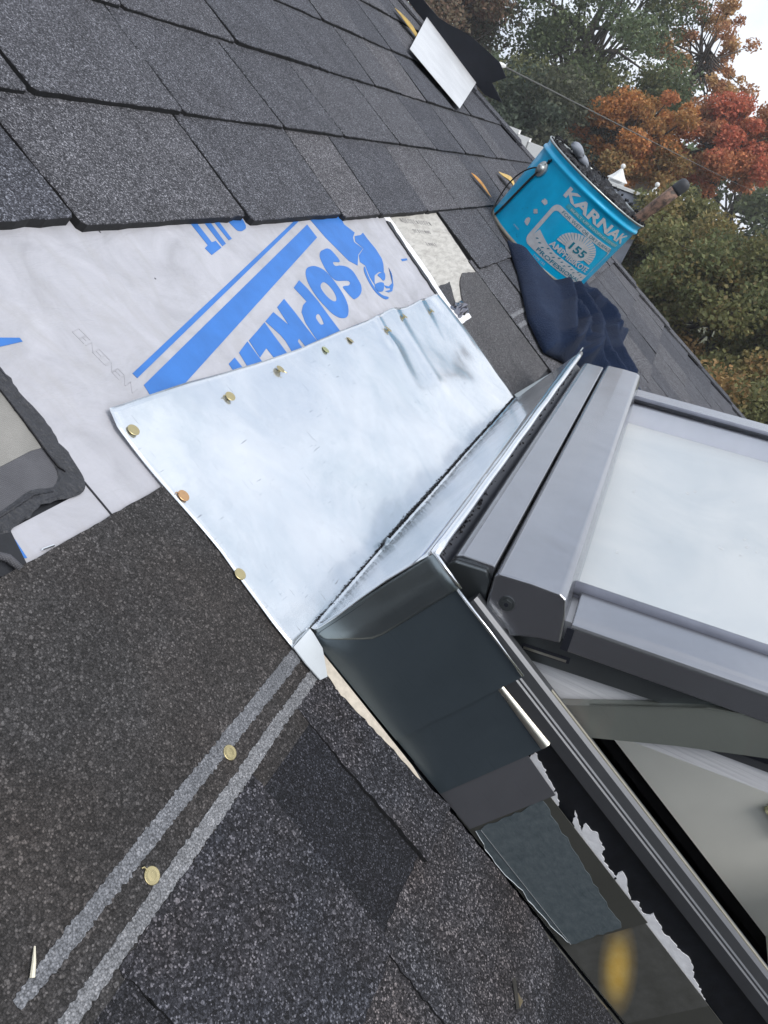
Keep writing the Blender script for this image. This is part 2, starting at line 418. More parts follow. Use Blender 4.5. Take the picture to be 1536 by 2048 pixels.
# ------------------------------------------------------------------ the roof we stand on
HIP = [(1.9, 2.17), (0.95, 2.60), (0.607, 2.759), (0.403, 2.87), (0.008, 3.041), (-0.199, 3.109), (-0.386, 3.191), (-0.799, 3.395), (-1.7, 3.84)]
def hx(y):
    for (ya, xa), (yb, xb) in zip(HIP[:-1], HIP[1:]):
        if y <= ya and y >= yb: return xa + (xb - xa) * (y - ya) / (yb - ya)
    return HIP[0][1] if y > HIP[0][0] else HIP[-1][1]
roof = thing('house_roof', 'grey asphalt shingle roof slope with hip edge, stripped bare around the skylight', 'roof', (0, 0, 0))
SKX0, SKX1, SKY0, SKY1 = 0.458, 1.155, -1.02, -0.09
def deck_piece(pts):
    return prism(pts, -0.020, -0.002)
yt, yb = 1.85, -1.6
mk('deck', *merge(
    deck_piece([(-1.5, SKY1), (hx(SKY1), SKY1)] + [(hx(y) , y) for y in (0.008, 0.403, 0.607, 0.95, yt)] + [(-1.5, yt)]),
    deck_piece([(-1.5, yb), (hx(yb), yb), (hx(SKY0), SKY0), (-1.5, SKY0)]),
    deck_piece([(-1.5, SKY0), (SKX0, SKY0), (SKX0, SKY1), (-1.5, SKY1)]),
    deck_piece([(SKX1, SKY0), (hx(SKY0), SKY0), (hx(-0.799), -0.799), (hx(-0.386), -0.386), (hx(SKY1), SKY1), (SKX1, SKY1)])), m_black, roof)

NSH = [0]
def tab(x0b, x1b, x0t, x1t, y0, y1, zb, zt, mat, over=0.022, rnd=None, hipcut=False, name='shingle', lip=False):
    """one visible shingle tab: butt at y0, runs a little under the course above y1"""
    rnd = rnd or random.Random(NSH[0] * 13 + 5); NSH[0] += 1
    g = 0.0019
    yt2 = y1 + over
    f = (yt2 - y0) / (y1 - y0)
    xa, xb = x0b + (x0t - x0b) * f, x1b + (x1t - x1b) * f
    out = [(x0b + g, y0), (x1b - g, y0), (xb - g, yt2), (xa + g, yt2)]
    if hipcut:
        out = [(x0b + g, y0), (hx(y0) - 0.006, y0), (hx(yt2) - 0.006, yt2), (xa + g, yt2)]
    # rounded tab corners at the butt, slightly uneven cut
    c = 0.004
    P = [(out[0][0], y0 + c), (out[0][0] + c, y0), (out[1][0] - c, y0), (out[1][0], y0 + c), out[2], out[3]]
    P = jag(P, 0.014, 0.0005, rnd)
    n = len(P); ins = 0.0009
    cx = sum(p[0] for p in P) / n; cy = sum(p[1] for p in P) / n
    zf = lambda y: zb + (zt - zb) * (y - y0) / (yt2 - y0)
    wob = rnd.uniform(0, 6.28)
    zz = lambda x, y: zf(y) + 0.0006 * math.sin(x * 37 + wob) * max(0, 1 - (y - y0) / 0.1)
    V = [(x, y, -0.0015) for x, y in P] + [(x, y, zz(x, y) - 0.0009) for x, y in P]
    for x, y in P:
        dx, dy = cx - x, cy - y; L = math.hypot(dx, dy)
        V.append((x + dx / L * ins, y + dy / L * ins, zz(x, y)))
    F = [(i, (i + 1) % n, n + (i + 1) % n, n + i) for i in range(n)] + [(n + i, n + (i + 1) % n, 2 * n + (i + 1) % n, 2 * n + i) for i in range(n)]
    F.append(tuple(range(2 * n, 3 * n)))
    if lip:   # the second ply shows as a thin lower edge under this tab
        e = hx(y0) - 0.008 if hipcut else x1b - g - rnd.uniform(0.0, 0.03)
        b0_ = x0b + g + rnd.uniform(0.0, 0.05)
        Q = jag([(b0_, y0 - 0.0055), (e, y0 - 0.0045), (e, y0 + 0.002), (b0_, y0 + 0.002)], 0.012, 0.0006, rnd)
        V, F = merge((V, F), prism(Q, -0.001, zb * 0.45))
    o = mk(name, V, F, mat, roof); o.data.materials.append(m_edge)
    for p in o.data.polygons[:n]: p.material_index = 1
    return o

rr_t = random.Random(17)
def row(cuts, y0, y1, raised0=True, mat=None, zt=0.0025):
    r = raised0
    for (b0, t0), (b1, t1) in zip(cuts[:-1], cuts[1:]):
        last = b1 >= 90
        xc = (b0 + min(b1, 3)) / 2; lift_ = 0.023 * max(0.0, min(1.0, (1.15 - xc) / 0.85)) if 0.25 < y0 < 0.26 and y1 > 0.39 else 0.0
        tab(b0, b1, t0, t1, y0 + lift_, y1, 0.0082 + (0.0008 if not r else -0.0004) + rr_t.uniform(-0.0005, 0.0005), zt, mat or m_sh_far, hipcut=last, lip=r and y0 > 0.3)
        r = not r
CUT0 = [(0.02, 0.02), (0.27, 0.275), (0.535, 0.540), (0.793, 0.809), (1.036, 1.067), (1.173, 1.211), (1.400, 1.449), (1.613, 1.636), (1.893, 1.928), (2.06, 2.11), (2.28, 2.33), (2.46, 2.50), (99, 99)]
CUT1 = [(0.10, 0.10), (0.35, 0.355), (0.60, 0.605), (0.824, 0.841), (1.063, 1.069), (1.267, 1.274), (1.530, 1.538), (1.766, 1.778), (2.0, 2.02), (2.184, 2.210), (2.327, 2.36), (2.463, 2.50), (99, 99)]
CUT2 = [(0.35, 0.35), (0.62, 0.625), (0.87, 0.875), (1.118, 1.126), (1.394, 1.430), (1.655, 1.685), (1.810, 1.84), (1.993, 2.03), (2.219, 2.246), (2.40, 2.43), (2.56, 2.58), (99, 99)]
CUT3 = [(0.60, 0.60), (0.86, 0.865), (1.10, 1.11), (1.38, 1.40), (1.630, 1.66), (1.847, 1.90), (2.02, 2.05), (2.19, 2.215), (2.35, 2.37), (2.50, 2.52), (99, 99)]
CUT4 = [(0.9, 0.9), (1.15, 1.16), (1.45, 1.47), (1.70, 1.72), (1.96, 1.98), (2.15, 2.17), (2.30, 2.32), (2.45, 2.46), (99, 99)]
CUT5 = [(1.2, 1.2), (1.5, 1.5), (1.8, 1.82), (2.05, 2.07), (2.25, 2.26), (2.4, 2.4), (99, 99)]
YR = [0.253, 0.399, 0.545, 0.693, 0.850, 1.0, 1.146]
for i, c in enumerate((CUT0, CUT1, CUT2, CUT3, CUT4, CUT5)):
    row(c, YR[i], YR[i + 1], i % 2 == 0)
# courses right of the skylight, down to the hip
tab(1.462, 1.735, 1.474, 1.752, 0.127, 0.253, 0.0070, 0.002, m_sh_far)
rr = random.Random(3)
def rand_cuts(x0, xe, w0=0.10, w1=0.24):
    c = [(x0, x0)]; x = x0
    while True:
        x += rr.uniform(w0, w1)
        if x > xe - 0.08: break
        s = rr.uniform(-0.004, 0.012); c.append((x, x + s))
    return c + [(99, 99)]
row([(1.735, 1.752)] + rand_cuts(1.93, hx(0.19))[0:], 0.127, 0.253, True)
row([(1.602, 1.604)] + rand_cuts(1.78, hx(0.05)), -0.019, 0.127, False)
ys = -0.019
flip = True
while ys > -1.25:
    row(rand_cuts(1.50 + rr.uniform(-0.1, 0.08) if ys < -0.1 else 1.602, hx(ys - 0.07)), ys - 0.146, ys, flip)
    flip = not flip; ys -= 0.146
# long dark headlap strips beside the skylight, with the painted nail line
tab(1.440, 1.601, 1.444, 1.604, -0.115, 0.127, 0.0045, 0.002, m_sh_far)
for a, b in ((0.022, 0.029), (0.000, 0.008)):
    P = jag([(1.442, a), (1.600, a - 0.003), (1.600, b - 0.003), (1.442, b)], 0.004, 0.0008, rr)
    mk('nail_line', *prism(P, 0.0030, 0.0046), m_stripe, roof)
P1 = MM([(1178, -86), (1436, -86), (1438, 60), (1441, 125), (1362, 132), (1333, 124), (1309, 115), (1285, 102), (1262, 88), (1254, 78), (1250, 60), (1178, 58)])
mk('shingle', *prism(jag(P1, 0.01, 0.0004, rr), -0.0012, 0.0022), m_sh_plain, roof)
tab(1.20, 1.50, 1.20, 1.50, -0.26, -0.10, 0.006, 0.001, m_sh_far, over=0.0)
tab(1.20, 1.50, 1.20, 1.50, -0.42, -0.262, 0.009, 0.003, m_sh_far, over=0.0)
tab(1.20, 1.50, 1.20, 1.50, -0.58, -0.422, 0.009, 0.003, m_sh_far, over=0.0)
# the near courses, left of the skylight
A = [(-0.30, 0.0622), (0.10, 0.0620), (0.30, 0.0622), (0.452, 0.0630), (0.452, -0.086), (0.437, -0.1), (0.434, -0.118), (-0.30, -0.121)]
mk('shingle', *prism(jag(A, 0.006, 0.00025, rr), 0.0002, 0.0030), m_sh_head, roof)
for e in ([(0.160, -0.0865, -0.0915), (0.180, -0.0845, -0.0925), (0.29, -0.0805, -0.0895), (0.4235, -0.0765, -0.0865)],
          [(0.135, -0.1085, -0.1165), (0.172, -0.1063, -0.1140), (0.29, -0.1010, -0.1100), (0.365, -0.0975, -0.1060), (0.4335, -0.0955, -0.1035)]):
    P = [(x, b) for x, a, b in e] + [(x, a) for x, a, b in e[::-1]]
    mk('nail_line', *prism(jag(P, 0.0014, 0.00042, rr), 0.0024, 0.0034), m_stripe, roof)
def neartab(pts, z0, z1, mat, amp=0.0006, step=0.004):
    P = jag(pts, step, amp, rr); V, F = prism(P, z0, z1)
    y1 = max(p[1] for p in P); y0 = min(p[1] for p in P); zt_ = min(z1, 0.0032)
    V = [(x, y, z if z < z1 - 1e-6 else z1 + (zt_ - z1) * max(0, (y - y0) / (y1 - y0)) ** 1.5) for x, y, z in V]
    o = mk('shingle', V, F, mat, roof); o.data.materials.append(m_edge)
    for p in o.data.polygons[2:]: p.material_index = 1
    return o
neartab([(0.391, -0.104), (0.4325, -0.104), (0.4335, -0.14), (0.4365, -0.17), (0.4385, -0.205), (0.4475, -0.239), (0.3925, -0.239), (0.390, -0.16)], 0.0005, 0.0066, m_sh_near)
neartab([(0.327, -0.109), (0.3915, -0.107), (0.3925, -0.238), (0.325, -0.238)], 0.0003, 0.0029, m_sh_dark)
neartab([(0.199, -0.114), (0.3275, -0.108), (0.3255, -0.240), (0.201, -0.240), (0.201, -0.15)], 0.0005, 0.0062, m_sh_near)
neartab([(0.08, -0.1155), (0.200, -0.114), (0.201, -0.238), (0.08, -0.238)], 0.0003, 0.0028, m_sh_dark)
neartab([(-0.10, -0.116), (0.081, -0.116), (0.081, -0.240), (-0.10, -0.240)], 0.0005, 0.0062, m_sh_near)
neartab([(0.321, -0.232), (0.447, -0.232), (0.4485, -0.30), (0.4475, -0.350), (0.442, -0.366), (0.430, -0.3735), (0.322, -0.3735), (0.320, -0.295)], -0.0005, 0.0040, m_sh_near)
neartab([(0.18, -0.236), (0.3215, -0.236), (0.3225, -0.3715), (0.18, -0.3715)], -0.0006, 0.0020, m_sh_near)
neartab([(0.02, -0.236), (0.181, -0.236), (0.181, -0.373), (0.02, -0.373)], -0.0005, 0.0040, m_sh_near)
for k, y in enumerate((-0.372, -0.505, -0.638, -0.771, -0.904, -1.037)):
    x = -0.05 + 0.06 * (k % 2); r = k % 2 == 0
    while x < 0.44:
        x2 = min(x + rr.uniform(0.09, 0.16), 0.4492)
        if x2 > 0.40: x2 = 0.4492
        neartab([(x, y + 0.004), (x2, y + 0.004), (x2, y - 0.135), (x, y - 0.135)], -0.0009, (0.0022 if r else 0.0005) , m_sh_near if r else m_sh_dark, 0.0005, 0.006)
        x = x2; r = not r
mk('exposed_felt_edge', *prism([(0.428, -0.088), (0.4478, -0.088), (0.4478, -0.20), (0.4430, -0.225), (0.428, -0.20)], -0.0015, 0.0018), m_cream, roof)
# rest of the slope, out of the picture on the left and above
def stuff_rows():
    parts = []
    r2 = random.Random(11)
    for k in range(6):
        y0 = 1.146 + 0.146 * k
        if y0 > 1.8: break
        x = -1.4; up = True
        while x < hx(y0 + 0.146) - 0.1:
            x2 = min(x + r2.uniform(0.14, 0.28), hx(y0 + 0.146) - 0.01)
            parts.append(box(x, x2 - 0.001, y0, y0 + 0.146, -0.001, 0.010 if up else 0.006)); x = x2; up = not up
    for k in range(-10, 7):
        y0 = 0.253 + 0.146 * k
        x = -1.4; up = True
        lim = 0.0 if k >= 0 else -0.32
        while x < lim:
            x2 = min(x + r2.uniform(0.14, 0.28), lim)
            parts.append(box(x, x2 - 0.001, y0, y0 + 0.146, -0.001, 0.010 if up else 0.006)); x = x2; up = not up
    return merge(*parts)
o = mk('shingle_field', *stuff_rows(), m_sh_far, roof); o['kind'] = 'stuff'
# hip caps, each a folded shingle
def hip_cap(y0, y1, k):
    a0 = Vector((hx(y0) - 0.004, y0, 0)); a1 = Vector((hx(y1) - 0.004, y1, 0))
    d = (a1 - a0).normalized(); nrm = Vector((d.y, -d.x, 0))
    if nrm.x < 0: nrm = -nrm
    V = []
    for p, z in ((a0, 0.016), (a1 + d * 0.02, 0.010)):
        for s, dz in ((0.0, 0.0), (0.05, 0.002), (0.10, -0.010), (0.16, -0.07)):
            q = p + nrm * s
            V.append((q.x, q.y, z + dz))
    n = 4
    V += [(x, y, z - 0.006) for x, y, z in V]
    F = [(i, i + 1, n + i + 1, n + i) for i in range(3)] + [(8 + i, 8 + n + i, 8 + n + i + 1, 8 + i + 1) for i in range(3)]
    F += [(i, 8 + i, 8 + i + 1, i + 1) for i in range(3)] + [(0, 4, 12, 8), (4, 5, 13, 12), (5, 6, 14, 13), (6, 7, 15, 14), (3, 11, 15, 7)]
    recalc(mk('hip_cap', V, F, m_sh_far, roof))
y = 0.66
k = 0
while y > -1.55:
    hip_cap(y - 0.20, y, k); y -= 0.20; k += 1
y = 0.66
while y < 1.8:
    hip_cap(y, y + 0.2, k); y += 0.2; k += 1
# the slope beyond the hip, falling away, and the house walls below
V = [(hx(yt) + 0.05, yt, -0.01), (hx(yb) + 0.05, yb, -0.01), (hx(yb) + 2.2, yb, -1.9), (hx(yt) + 2.6, yt, -1.9)]
mk('far_slope', V + [(a, b, c - 0.04) for a, b, c in V], [(0, 1, 2, 3), (7, 6, 5, 4), (0, 4, 5, 1), (1, 5, 6, 2), (2, 6, 7, 3), (3, 7, 4, 0)], m_sh_far, roof)
# light shaft below the skylight, and the unlit room under it
sx0, sx1, sy0, sy1 = 0.470, 1.112, -1.02, -0.098
th = 0.018
mk('light_shaft', *merge(box(sx1, sx1 + th, sy0, sy1, -0.182, 0.098), box(sx0 - th + 0.01, sx0, sy0, sy1, -0.182, 0.085), box(sx0, sx1, sy1, sy1 + th - 0.008, -0.182, 0.09), box(sx0, sx1, sy0 - th, sy0, -0.182, 0.09)), m_beige, roof)
v, f = box(0.1, 1.7, -1.5, 0.3, -1.6, -0.184)
f = [q for q in f if q != (4, 5, 6, 7)]
mk('room_below', *merge((v, f), box(0.1, sx0 - 0.008, -1.5, 0.3, -0.21, -0.1835), box(sx1 + 0.018, 1.7, -1.5, 0.3, -0.21, -0.1835)), m_dark_room, roof)
mk('shaft_trim', *box(sx1 - 0.010, sx1 - 0.001, -0.86, -0.80, -0.05, 0.09), plain('foam_yellow', (0.62, 0.60, 0.36), 0.8), roof)

# ------------------------------------------------------------------ sheets on the deck
memb = thing('roofing_membrane', 'pale grey self-adhesive roofing membrane with blue printed bars and letters', 'membrane', (0.80, 0.16, 0))
mk('film', *prism(MM([(296, 40), (1180, 40), (1178, 70), (1176, 119), (1186, 190), (1200, 275), (900, 275), (700, 310), (360, 310), (377, 173), (374, 96), (366, 84), (307, 83)]), -0.0012, 0.0), m_memb, memb)
SH = {
'bar': [(481, 134), (932, 254), (932.5, 235), (500, 118), (478, 118)],
'thin': [(479, 145), (908, 261), (921, 260.6), (480, 140.5)],
'P': [(813.5, 186.3), (817.6, 174.7), (819.8, 157.3), (818.5, 136.5), (817.8, 100), (755, 100), (761, 139), (769.4, 151.3), (782.5, 157.9), (795.4, 161), (790.9, 179.5)],
'R': [(755.2, 170.2), (756.3, 153.4), (755.8, 133.8), (756.8, 105), (727.6, 105), (727.4, 125.9), (720.9, 123.7), (718.8, 105), (694.8, 105), (700.7, 128.4), (699.9, 136.1), (692.6, 153.1), (717.7, 159.8), (727.2, 142.1), (731.1, 163.6)],
'E': [(689.8, 152.5), (688.7, 138.3), (687.4, 105), (662.1, 105), (661.4, 128.1), (641.3, 122.1), (644.3, 140.5), (666.2, 146.1)],
'M': [(641.1, 140.1), (639.0, 105), (611, 105), (617.2, 132.9)],
'A': [(606.1, 130.1), (606.3, 105), (588.8, 105), (592, 126.7)],
'T': [(692.8, 300), (704, 300), (704.8, 244.5), (713.2, 245.6), (714.2, 237.5), (688.8, 231), (686.3, 239.1), (694.7, 241.9)],
'I': [(717.1, 300), (730, 300), (727, 241.2), (717.8, 238.9)],
'I2': [(733.6, 300), (746, 300), (744.1, 245.9), (736.8, 244.6)],
'trunk': [(948, 272), (1050, 272), (1038.7, 248.9), (1052.6, 234.9), (1035.7, 228.3), (1028.3, 221.3), (1040.6, 209.9), (1011, 202.1), (985.6, 188), (970.6, 196.7), (963.5, 213.5), (954.9, 233.6)],
'head': [(1044.1, 229.7), (1066, 230.2), (1079.8, 233.2), (1079.2, 222.5), (1081.5, 205.7), (1077.4, 190.3), (1068.5, 181.4), (1050.1, 169.8), (1036.5, 172.3), (1013.7, 169.2), (996.4, 159.2), (992, 154.3), (995.7, 168.5), (1008.1, 185.7), (1000.3, 192), (1011.4, 201.1), (1042.5, 209.8), (1033.4, 221.9)],
'eye': [(1024.1, 168.9), (1042.6, 170.6), (1050.6, 168.7), (1039.7, 161.4), (1028.5, 158.9), (1026.3, 163.9)],
'chin': [(991.2, 156.2), (1011.8, 158.2), (1023, 155.8), (1016.6, 151), (1002.3, 145.5), (988.5, 147.4)],
't1': [(1003.7, 184.3), (993.1, 170.7), (986, 153.2), (991, 141.5), (1004.9, 135.8), (1000.9, 133.6), (988.7, 135.4), (979.1, 146.8), (981.9, 162.9), (991.5, 178.2)],
't2': [(1019.4, 152.5), (1031.2, 149.1), (1050.9, 152.3), (1072.3, 165.3), (1077.3, 174.6), (1068.3, 161.8), (1049, 148.7), (1031.1, 141.5), (1017.4, 141.5), (1009.4, 144.5), (1026.5, 144), (1032.5, 146.1), (1019.8, 147.8)],
'dash': [(1144.7, 182.9), (1168.7, 181.7), (1165.9, 178.8), (1142.5, 179)],
'dash2': [(385, 196), (409, 191), (409, 188), (380, 188)],
'dash3': [(305.5, 77), (304, 65), (301, 66)]}
SM = {'S': [(925.2, 217.5), (936.8, 218.3), (944.6, 214.2), (945.1, 198.3), (926.8, 199.3), (922.2, 196.3), (924.8, 193.4), (935.2, 193.2), (951.7, 189.7), (959.7, 181.8), (957.1, 169.6), (952.9, 161.2), (941.8, 153.8), (926.7, 149), (912.5, 147.2), (905.1, 148.3), (901, 163.7), (907, 166.3), (920.1, 165.5), (929, 168.7), (926.3, 171.6), (914.2, 173.1), (899.4, 175), (893.3, 179.9), (892.1, 190.1), (897, 202.2), (902.9, 210.1), (914.2, 215.9)],
'U': [(763.1, 275), (791.8, 275), (789.5, 259.1), (777.1, 254.1), (768.9, 254), (765, 257.3)]}
OO = [(867, 199.5), (877, 197.6), (887.4, 191.5), (891.5, 181), (891.3, 167.6), (888.1, 154.5), (881.5, 143.8), (870.9, 135.5), (860.3, 130.6), (849.9, 129.5), (838.7, 132), (830.1, 139), (826.5, 149.2), (824.2, 162.2), (826.5, 176.1), (832.5, 186.4), (840.3, 193.5), (851.7, 198.6)]
OI = [(856.2, 176.2), (865.7, 177.2), (870.9, 171.9), (871.4, 163.6), (867.2, 155.9), (860.7, 151.9), (853.7, 152.2), (848.1, 157.1), (846.3, 165.4), (848.8, 172.4)]
PI_ = [(789.1, 140.9), (798.4, 143.8), (801.1, 141.4), (796.6, 132.6), (793.4, 131.2), (787.4, 132.3)]
ZP = (0.0, 0.0004)
for k, P in SH.items():
    P = MM(P)
    if k == 'P': P = keyhole(P, catmull(MM(PI_), 3))
    nm = 'printed_bar' if k in ('bar', 'thin', 'dash', 'dash2', 'dash3') else ('printed_emblem' if k in ('trunk', 'head', 'eye', 'chin', 't1', 't2') else 'printed_letter')
    if k in ('t1', 'eye', 'chin'): P = catmull(P, 3)
    z1 = ZP[1] + (0.0002 if k in ('t1', 't2', 'chin', 'eye') else 0)
    mk(nm, *prism(P, ZP[0] + 0.0001, z1), m_blue, memb)
for k, P in SM.items(): mk('printed_letter', *prism(catmull(MM(P), 3), 0.0001, 0.0004), m_blue, memb)
mk('printed_letter', *prism(keyhole(catmull(MM(OO), 3), catmull(MM(OI), 3)), 0.0001, 0.0004), m_blue, memb)
# faint embossed outline letters on the film
def outline_letters(cx, cy, n, ang, size, gap, mat, parent, z, rnd):
    parts = []
    ca, sa = math.cos(ang), math.sin(ang)
    T = lambda a, b: (cx + a * ca - b * sa, cy + a * sa + b * ca)
    for i in range(n):
        w = size * rnd.uniform(0.55, 0.9); x0 = i * gap; th = size * 0.07
        for (a0, b0, a1, b1) in rnd.choice([[(0, 0, 0, 1), (0, 1, 1, 1), (1, 1, 1, 0), (0, 0, 1, 0)], [(0, 0, 0, 1), (0, 1, 1, 1), (0, .5, .8, .5), (0, 0, 1, 0)], [(0, 0, 0, 1), (0, 1, 1, 0), (1, 0, 1, 1)]]):
            p0 = np.array((x0 + a0 * w, b0 * size)); p1 = np.array((x0 + a1 * w, b1 * size)); d = (p1 - p0) / np.linalg.norm(p1 - p0); nn = np.array((-d[1], d[0])) * th / 2
            parts.append(prism([T(*(p0 + nn)), T(*(p1 + nn)), T(*(p1 - nn)), T(*(p0 - nn))], z, z + 0.0003))
    return merge(*parts)
o = mk('embossed_marks', *outline_letters(0.455, 0.187, 9, math.radians(-80), 0.008, 0.0062, m_faint2, memb, 0.0, random.Random(2)), m_faint2, memb)
mk('seam', *prism(MM([(372.2, 90), (373.4, 90), (374.0, 62), (372.9, 62)]), 0.0001, 0.0007), m_black, memb)
oldp = thing('old_felt_paper', 'worn tan felt paper strip right of the printed membrane', 'felt paper', (1.32, 0.19, 0))
mk('sheet', *prism(jag(MM([(1186, 60), (1255, 66), (1300, 100), (1425, 100), (1446, 126), (1473, 270), (1204, 270)]), 0.008, 0.0007, rr), -0.0015, -0.0004), m_paper, oldp)
for (x, y, n, s, g_) in ((1.262, 0.243, 12, 0.0075, 0.0115), (1.285, 0.222, 8, 0.006, 0.010), (1.30, 0.195, 5, 0.006, 0.010)):
    mk('faint_print', *outline_letters(x, y, n, math.radians(-6), s, g_, m_faint, oldp, -0.0003, random.Random(int(x * 100))), m_faint, oldp)
mk('cement_smear', *prism(jag(MM([(1207, 124.8), (1274.6, 126.1), (1247, 104.8), (1216, 80.7), (1197, 88)]), 0.006, 0.0005, rr), -0.0003, 0.0006), m_sh_plain, oldp)
torn = thing('torn_release_film', 'torn white release film strip along the right edge of the membrane', 'film strip', (1.20, 0.15, 0))
mk('strip', *prism(jag(MM([(1198, 262), (1221, 262), (1220, 239), (1214.7, 210), (1217, 201), (1216, 181.6), (1212, 145), (1204, 117.6), (1198, 86), (1203, 71), (1255, 72), (1275, 66.4), (1262, 55), (1177, 58), (1175.5, 104), (1184, 165), (1189, 210)]), 0.006, 0.0007, rr), 0.0002, 0.0016), m_white, torn)
mk('tar_edge', *prism(jag(MM([(1195, 246.6), (1206, 243), (1194, 199), (1189, 156), (1180, 109), (1176, 97), (1171, 106), (1179, 158), (1187, 206)]), 0.006, 0.0008, rr), 0.0004, 0.0024), m_tar, torn)
def crumple(cx, cy, rx, ry, hz, seed):
    r3 = random.Random(seed); n = 9; V = []; F = []
    for i in range(n):
        for j in range(n):
            x = cx + (i / (n - 1) - 0.5) * 2 * rx; yv = cy + (j / (n - 1) - 0.5) * 2 * ry
            e = max(0, 1 - (2 * abs(i / (n - 1) - 0.5)) ** 2) * max(0, 1 - (2 * abs(j / (n - 1) - 0.5)) ** 2)
            V.append((x + r3.gauss(0, rx * 0.09), yv + r3.gauss(0, ry * 0.09), 0.0022 + hz * e * r3.uniform(0.1, 1)))
    for i in range(n - 1):
        for j in range(n - 1): F.append((i * n + j, (i + 1) * n + j, (i + 1) * n + j + 1, i * n + j + 1))
    return V, F
mk('crumpled_film', *crumple(1.225, 0.079, 0.034, 0.011, 0.012, 4), metal('crumpled_film_metal', (0.22, 0.22, 0.25), 0.25, 0.1), torn)
under = thing('woven_underlayment', 'grey woven underlayment corner with black cement smeared along its edge', 'underlayment', (0.30, 0.14, 0))
mk('sheet', *prism(MM([(20, 117), (330, 117), (354, 119), (366, 118), (366, 300), (20, 300)]), 0.0002, 0.0012), m_weave, under)
mk('tarred_band', *prism(MM([(20, 70), (296, 70), (300, 92), (345, 92), (366, 99), (366, 118.2), (354, 119.2), (330, 117.2), (20, 117.2)]), 0.0001, 0.0010), m_weave_dk, under)
def tar_bead(pts, z0, z1, mat, parent, name='cement_bead', seed=1):
    r3 = random.Random(seed)
    P = catmull(pts, 3); P = jag(P, 0.003, 0.0008, r3)
    if area2(P) < 0: P = P[::-1]
    n = len(P); V = [(x, y, z0) for x, y in P]
    rings = 1
    def inset(d, z):
        out = []
        for i in range(n):
            a = np.array(P[i - 1]); b = np.array(P[(i + 1) % n]); t = b - a; t = t / (np.linalg.norm(t) + 1e-9); nn = np.array((-t[1], t[0]))
            q = np.array(P[i]) + nn * d
            out.append((q[0], q[1], z + r3.gauss(0, 0.00012)))
        return out
    V += inset(0.0, z0 + (z1 - z0) * 0.55) + inset(0.0016, z1)
    F = []
    for r_ in range(2): F += [(r_ * n + i, r_ * n + (i + 1) % n, (r_ + 1) * n + (i + 1) % n, (r_ + 1) * n + i) for i in range(n)]
    F.append(tuple(range(2 * n, 3 * n)))
    return mk(name, V, F, mat, parent, smooth=False)
tar_bead(MM([(378, 300), (378, 173), (377, 154), (379, 139), (377, 113), (375, 96), (372, 88), (366, 83.5), (356, 83.5), (337, 87), (319, 84), (302, 82), (280, 80), (280, 92), (302, 93), (318, 95), (335, 97.5), (350, 94), (360, 101), (362, 115), (364, 135), (365, 159), (364, 300)]), 0.0008, 0.0018, m_tar, under)
mk('cement_ridge', *tube([(0.3655, 0.26, 0.0020), (0.3652, 0.16, 0.0020), (0.3642, 0.135, 0.0020), (0.3625, 0.113, 0.0020), (0.3625, 0.103, 0.0021), (0.3645, 0.099, 0.0019)], [0.0004, 0.0005, 0.0006, 0.0006, 0.0008, 0.0004], 6), m_tarblack, under, smooth=True)
mk('cement_ridge', *tube([(0.300, 0.0905, 0.0018), (0.318, 0.0925, 0.0019), (0.334, 0.0945, 0.0019), (0.347, 0.0915, 0.0018)], [0.0006, 0.0009, 0.0009, 0.0005], 6), m_tar, under, smooth=True)
mk('black_gap', *prism(MM([(280, 80), (306.5, 83.5), (300, 60), (288, 60), (270, 70)]), 0.0004, 0.0013), m_black, under)
mk('cement_ridge', *tube([(0.284, 0.078, 0.002), (0.292, 0.069, 0.003), (0.294, 0.061, 0.003)], [0.002, 0.0025, 0.002], 6), m_weave_dk, under, smooth=True)

st = mk('staple', *merge(tube([(0.3145, 0.0648, 0.0016), (0.3225, 0.0637, 0.0016)], 0.0007, 6), tube([(0.3145, 0.0648, 0.0016), (0.3145, 0.0648, -0.0008)], 0.0006, 6), tube([(0.3225, 0.0637, 0.0016), (0.3225, 0.0637, -0.0008)], 0.0006, 6)), m_galv_edge, None, (0.318, 0.064, 0), label='small white metal staple in the membrane strip by the charcoal shingle', cat='staple')

# ------------------------------------------------------------------ head flashing pan
pan = thing('head_flashing', 'large bright galvanised flashing pan nailed above the skylight', 'flashing', (0.8, 0.02, 0))
def interp(tab_, x):
    for (a, p), (b, q) in zip(tab_[:-1], tab_[1:]):
        if a <= x <= b: return p + (q - p) * (x - a) / (b - a)
    return tab_[0][1] if x < tab_[0][0] else tab_[-1][1]
LE = [(-0.079, 0.4222), (-0.054, 0.4222), (0.003, 0.427), (0.050, 0.4255), (0.076, 0.425), (0.109, 0.424), (0.125, 0.4295)]
RE = [(-0.079, 1.168), (-0.026, 1.164), (0.045, 1.1725), (0.113, 1.163)]
TE = [(0.42, 0.1255), (0.527, 0.123), (0.62, 0.1175), (0.710, 0.1145), (0.80, 0.1160), (0.903, 0.1165), (0.97, 0.119), (1.03, 0.1135), (1.10, 0.1155), (1.163, 0.113)]
WR = [((0.920, 0.120), (0.905, 0.075), 0.0034, 0.010), ((0.905, 0.075), (0.872, 0.008), 0.0040, 0.017), ((0.985, 0.122), (0.955, 0.030), 0.0040, 0.015), ((1.088, 0.120), (1.062, 0.06), 0.0036, 0.013), ((1.148, 0.120), (1.158, -0.05), 0.0080, 0.022), ((0.95, 0.010), (0.875, 0.008), 0.0030, 0.015), ((0.62, -0.05), (0.47, -0.075), 0.0016, 0.03)]
def segd(p, a, b):
    p, a, b = np.array(p), np.array(a), np.array(b); ab = b - a; t = max(0, min(1, ((p - a) @ ab) / (ab @ ab))); d = p - (a + ab * t); return math.hypot(*d), t
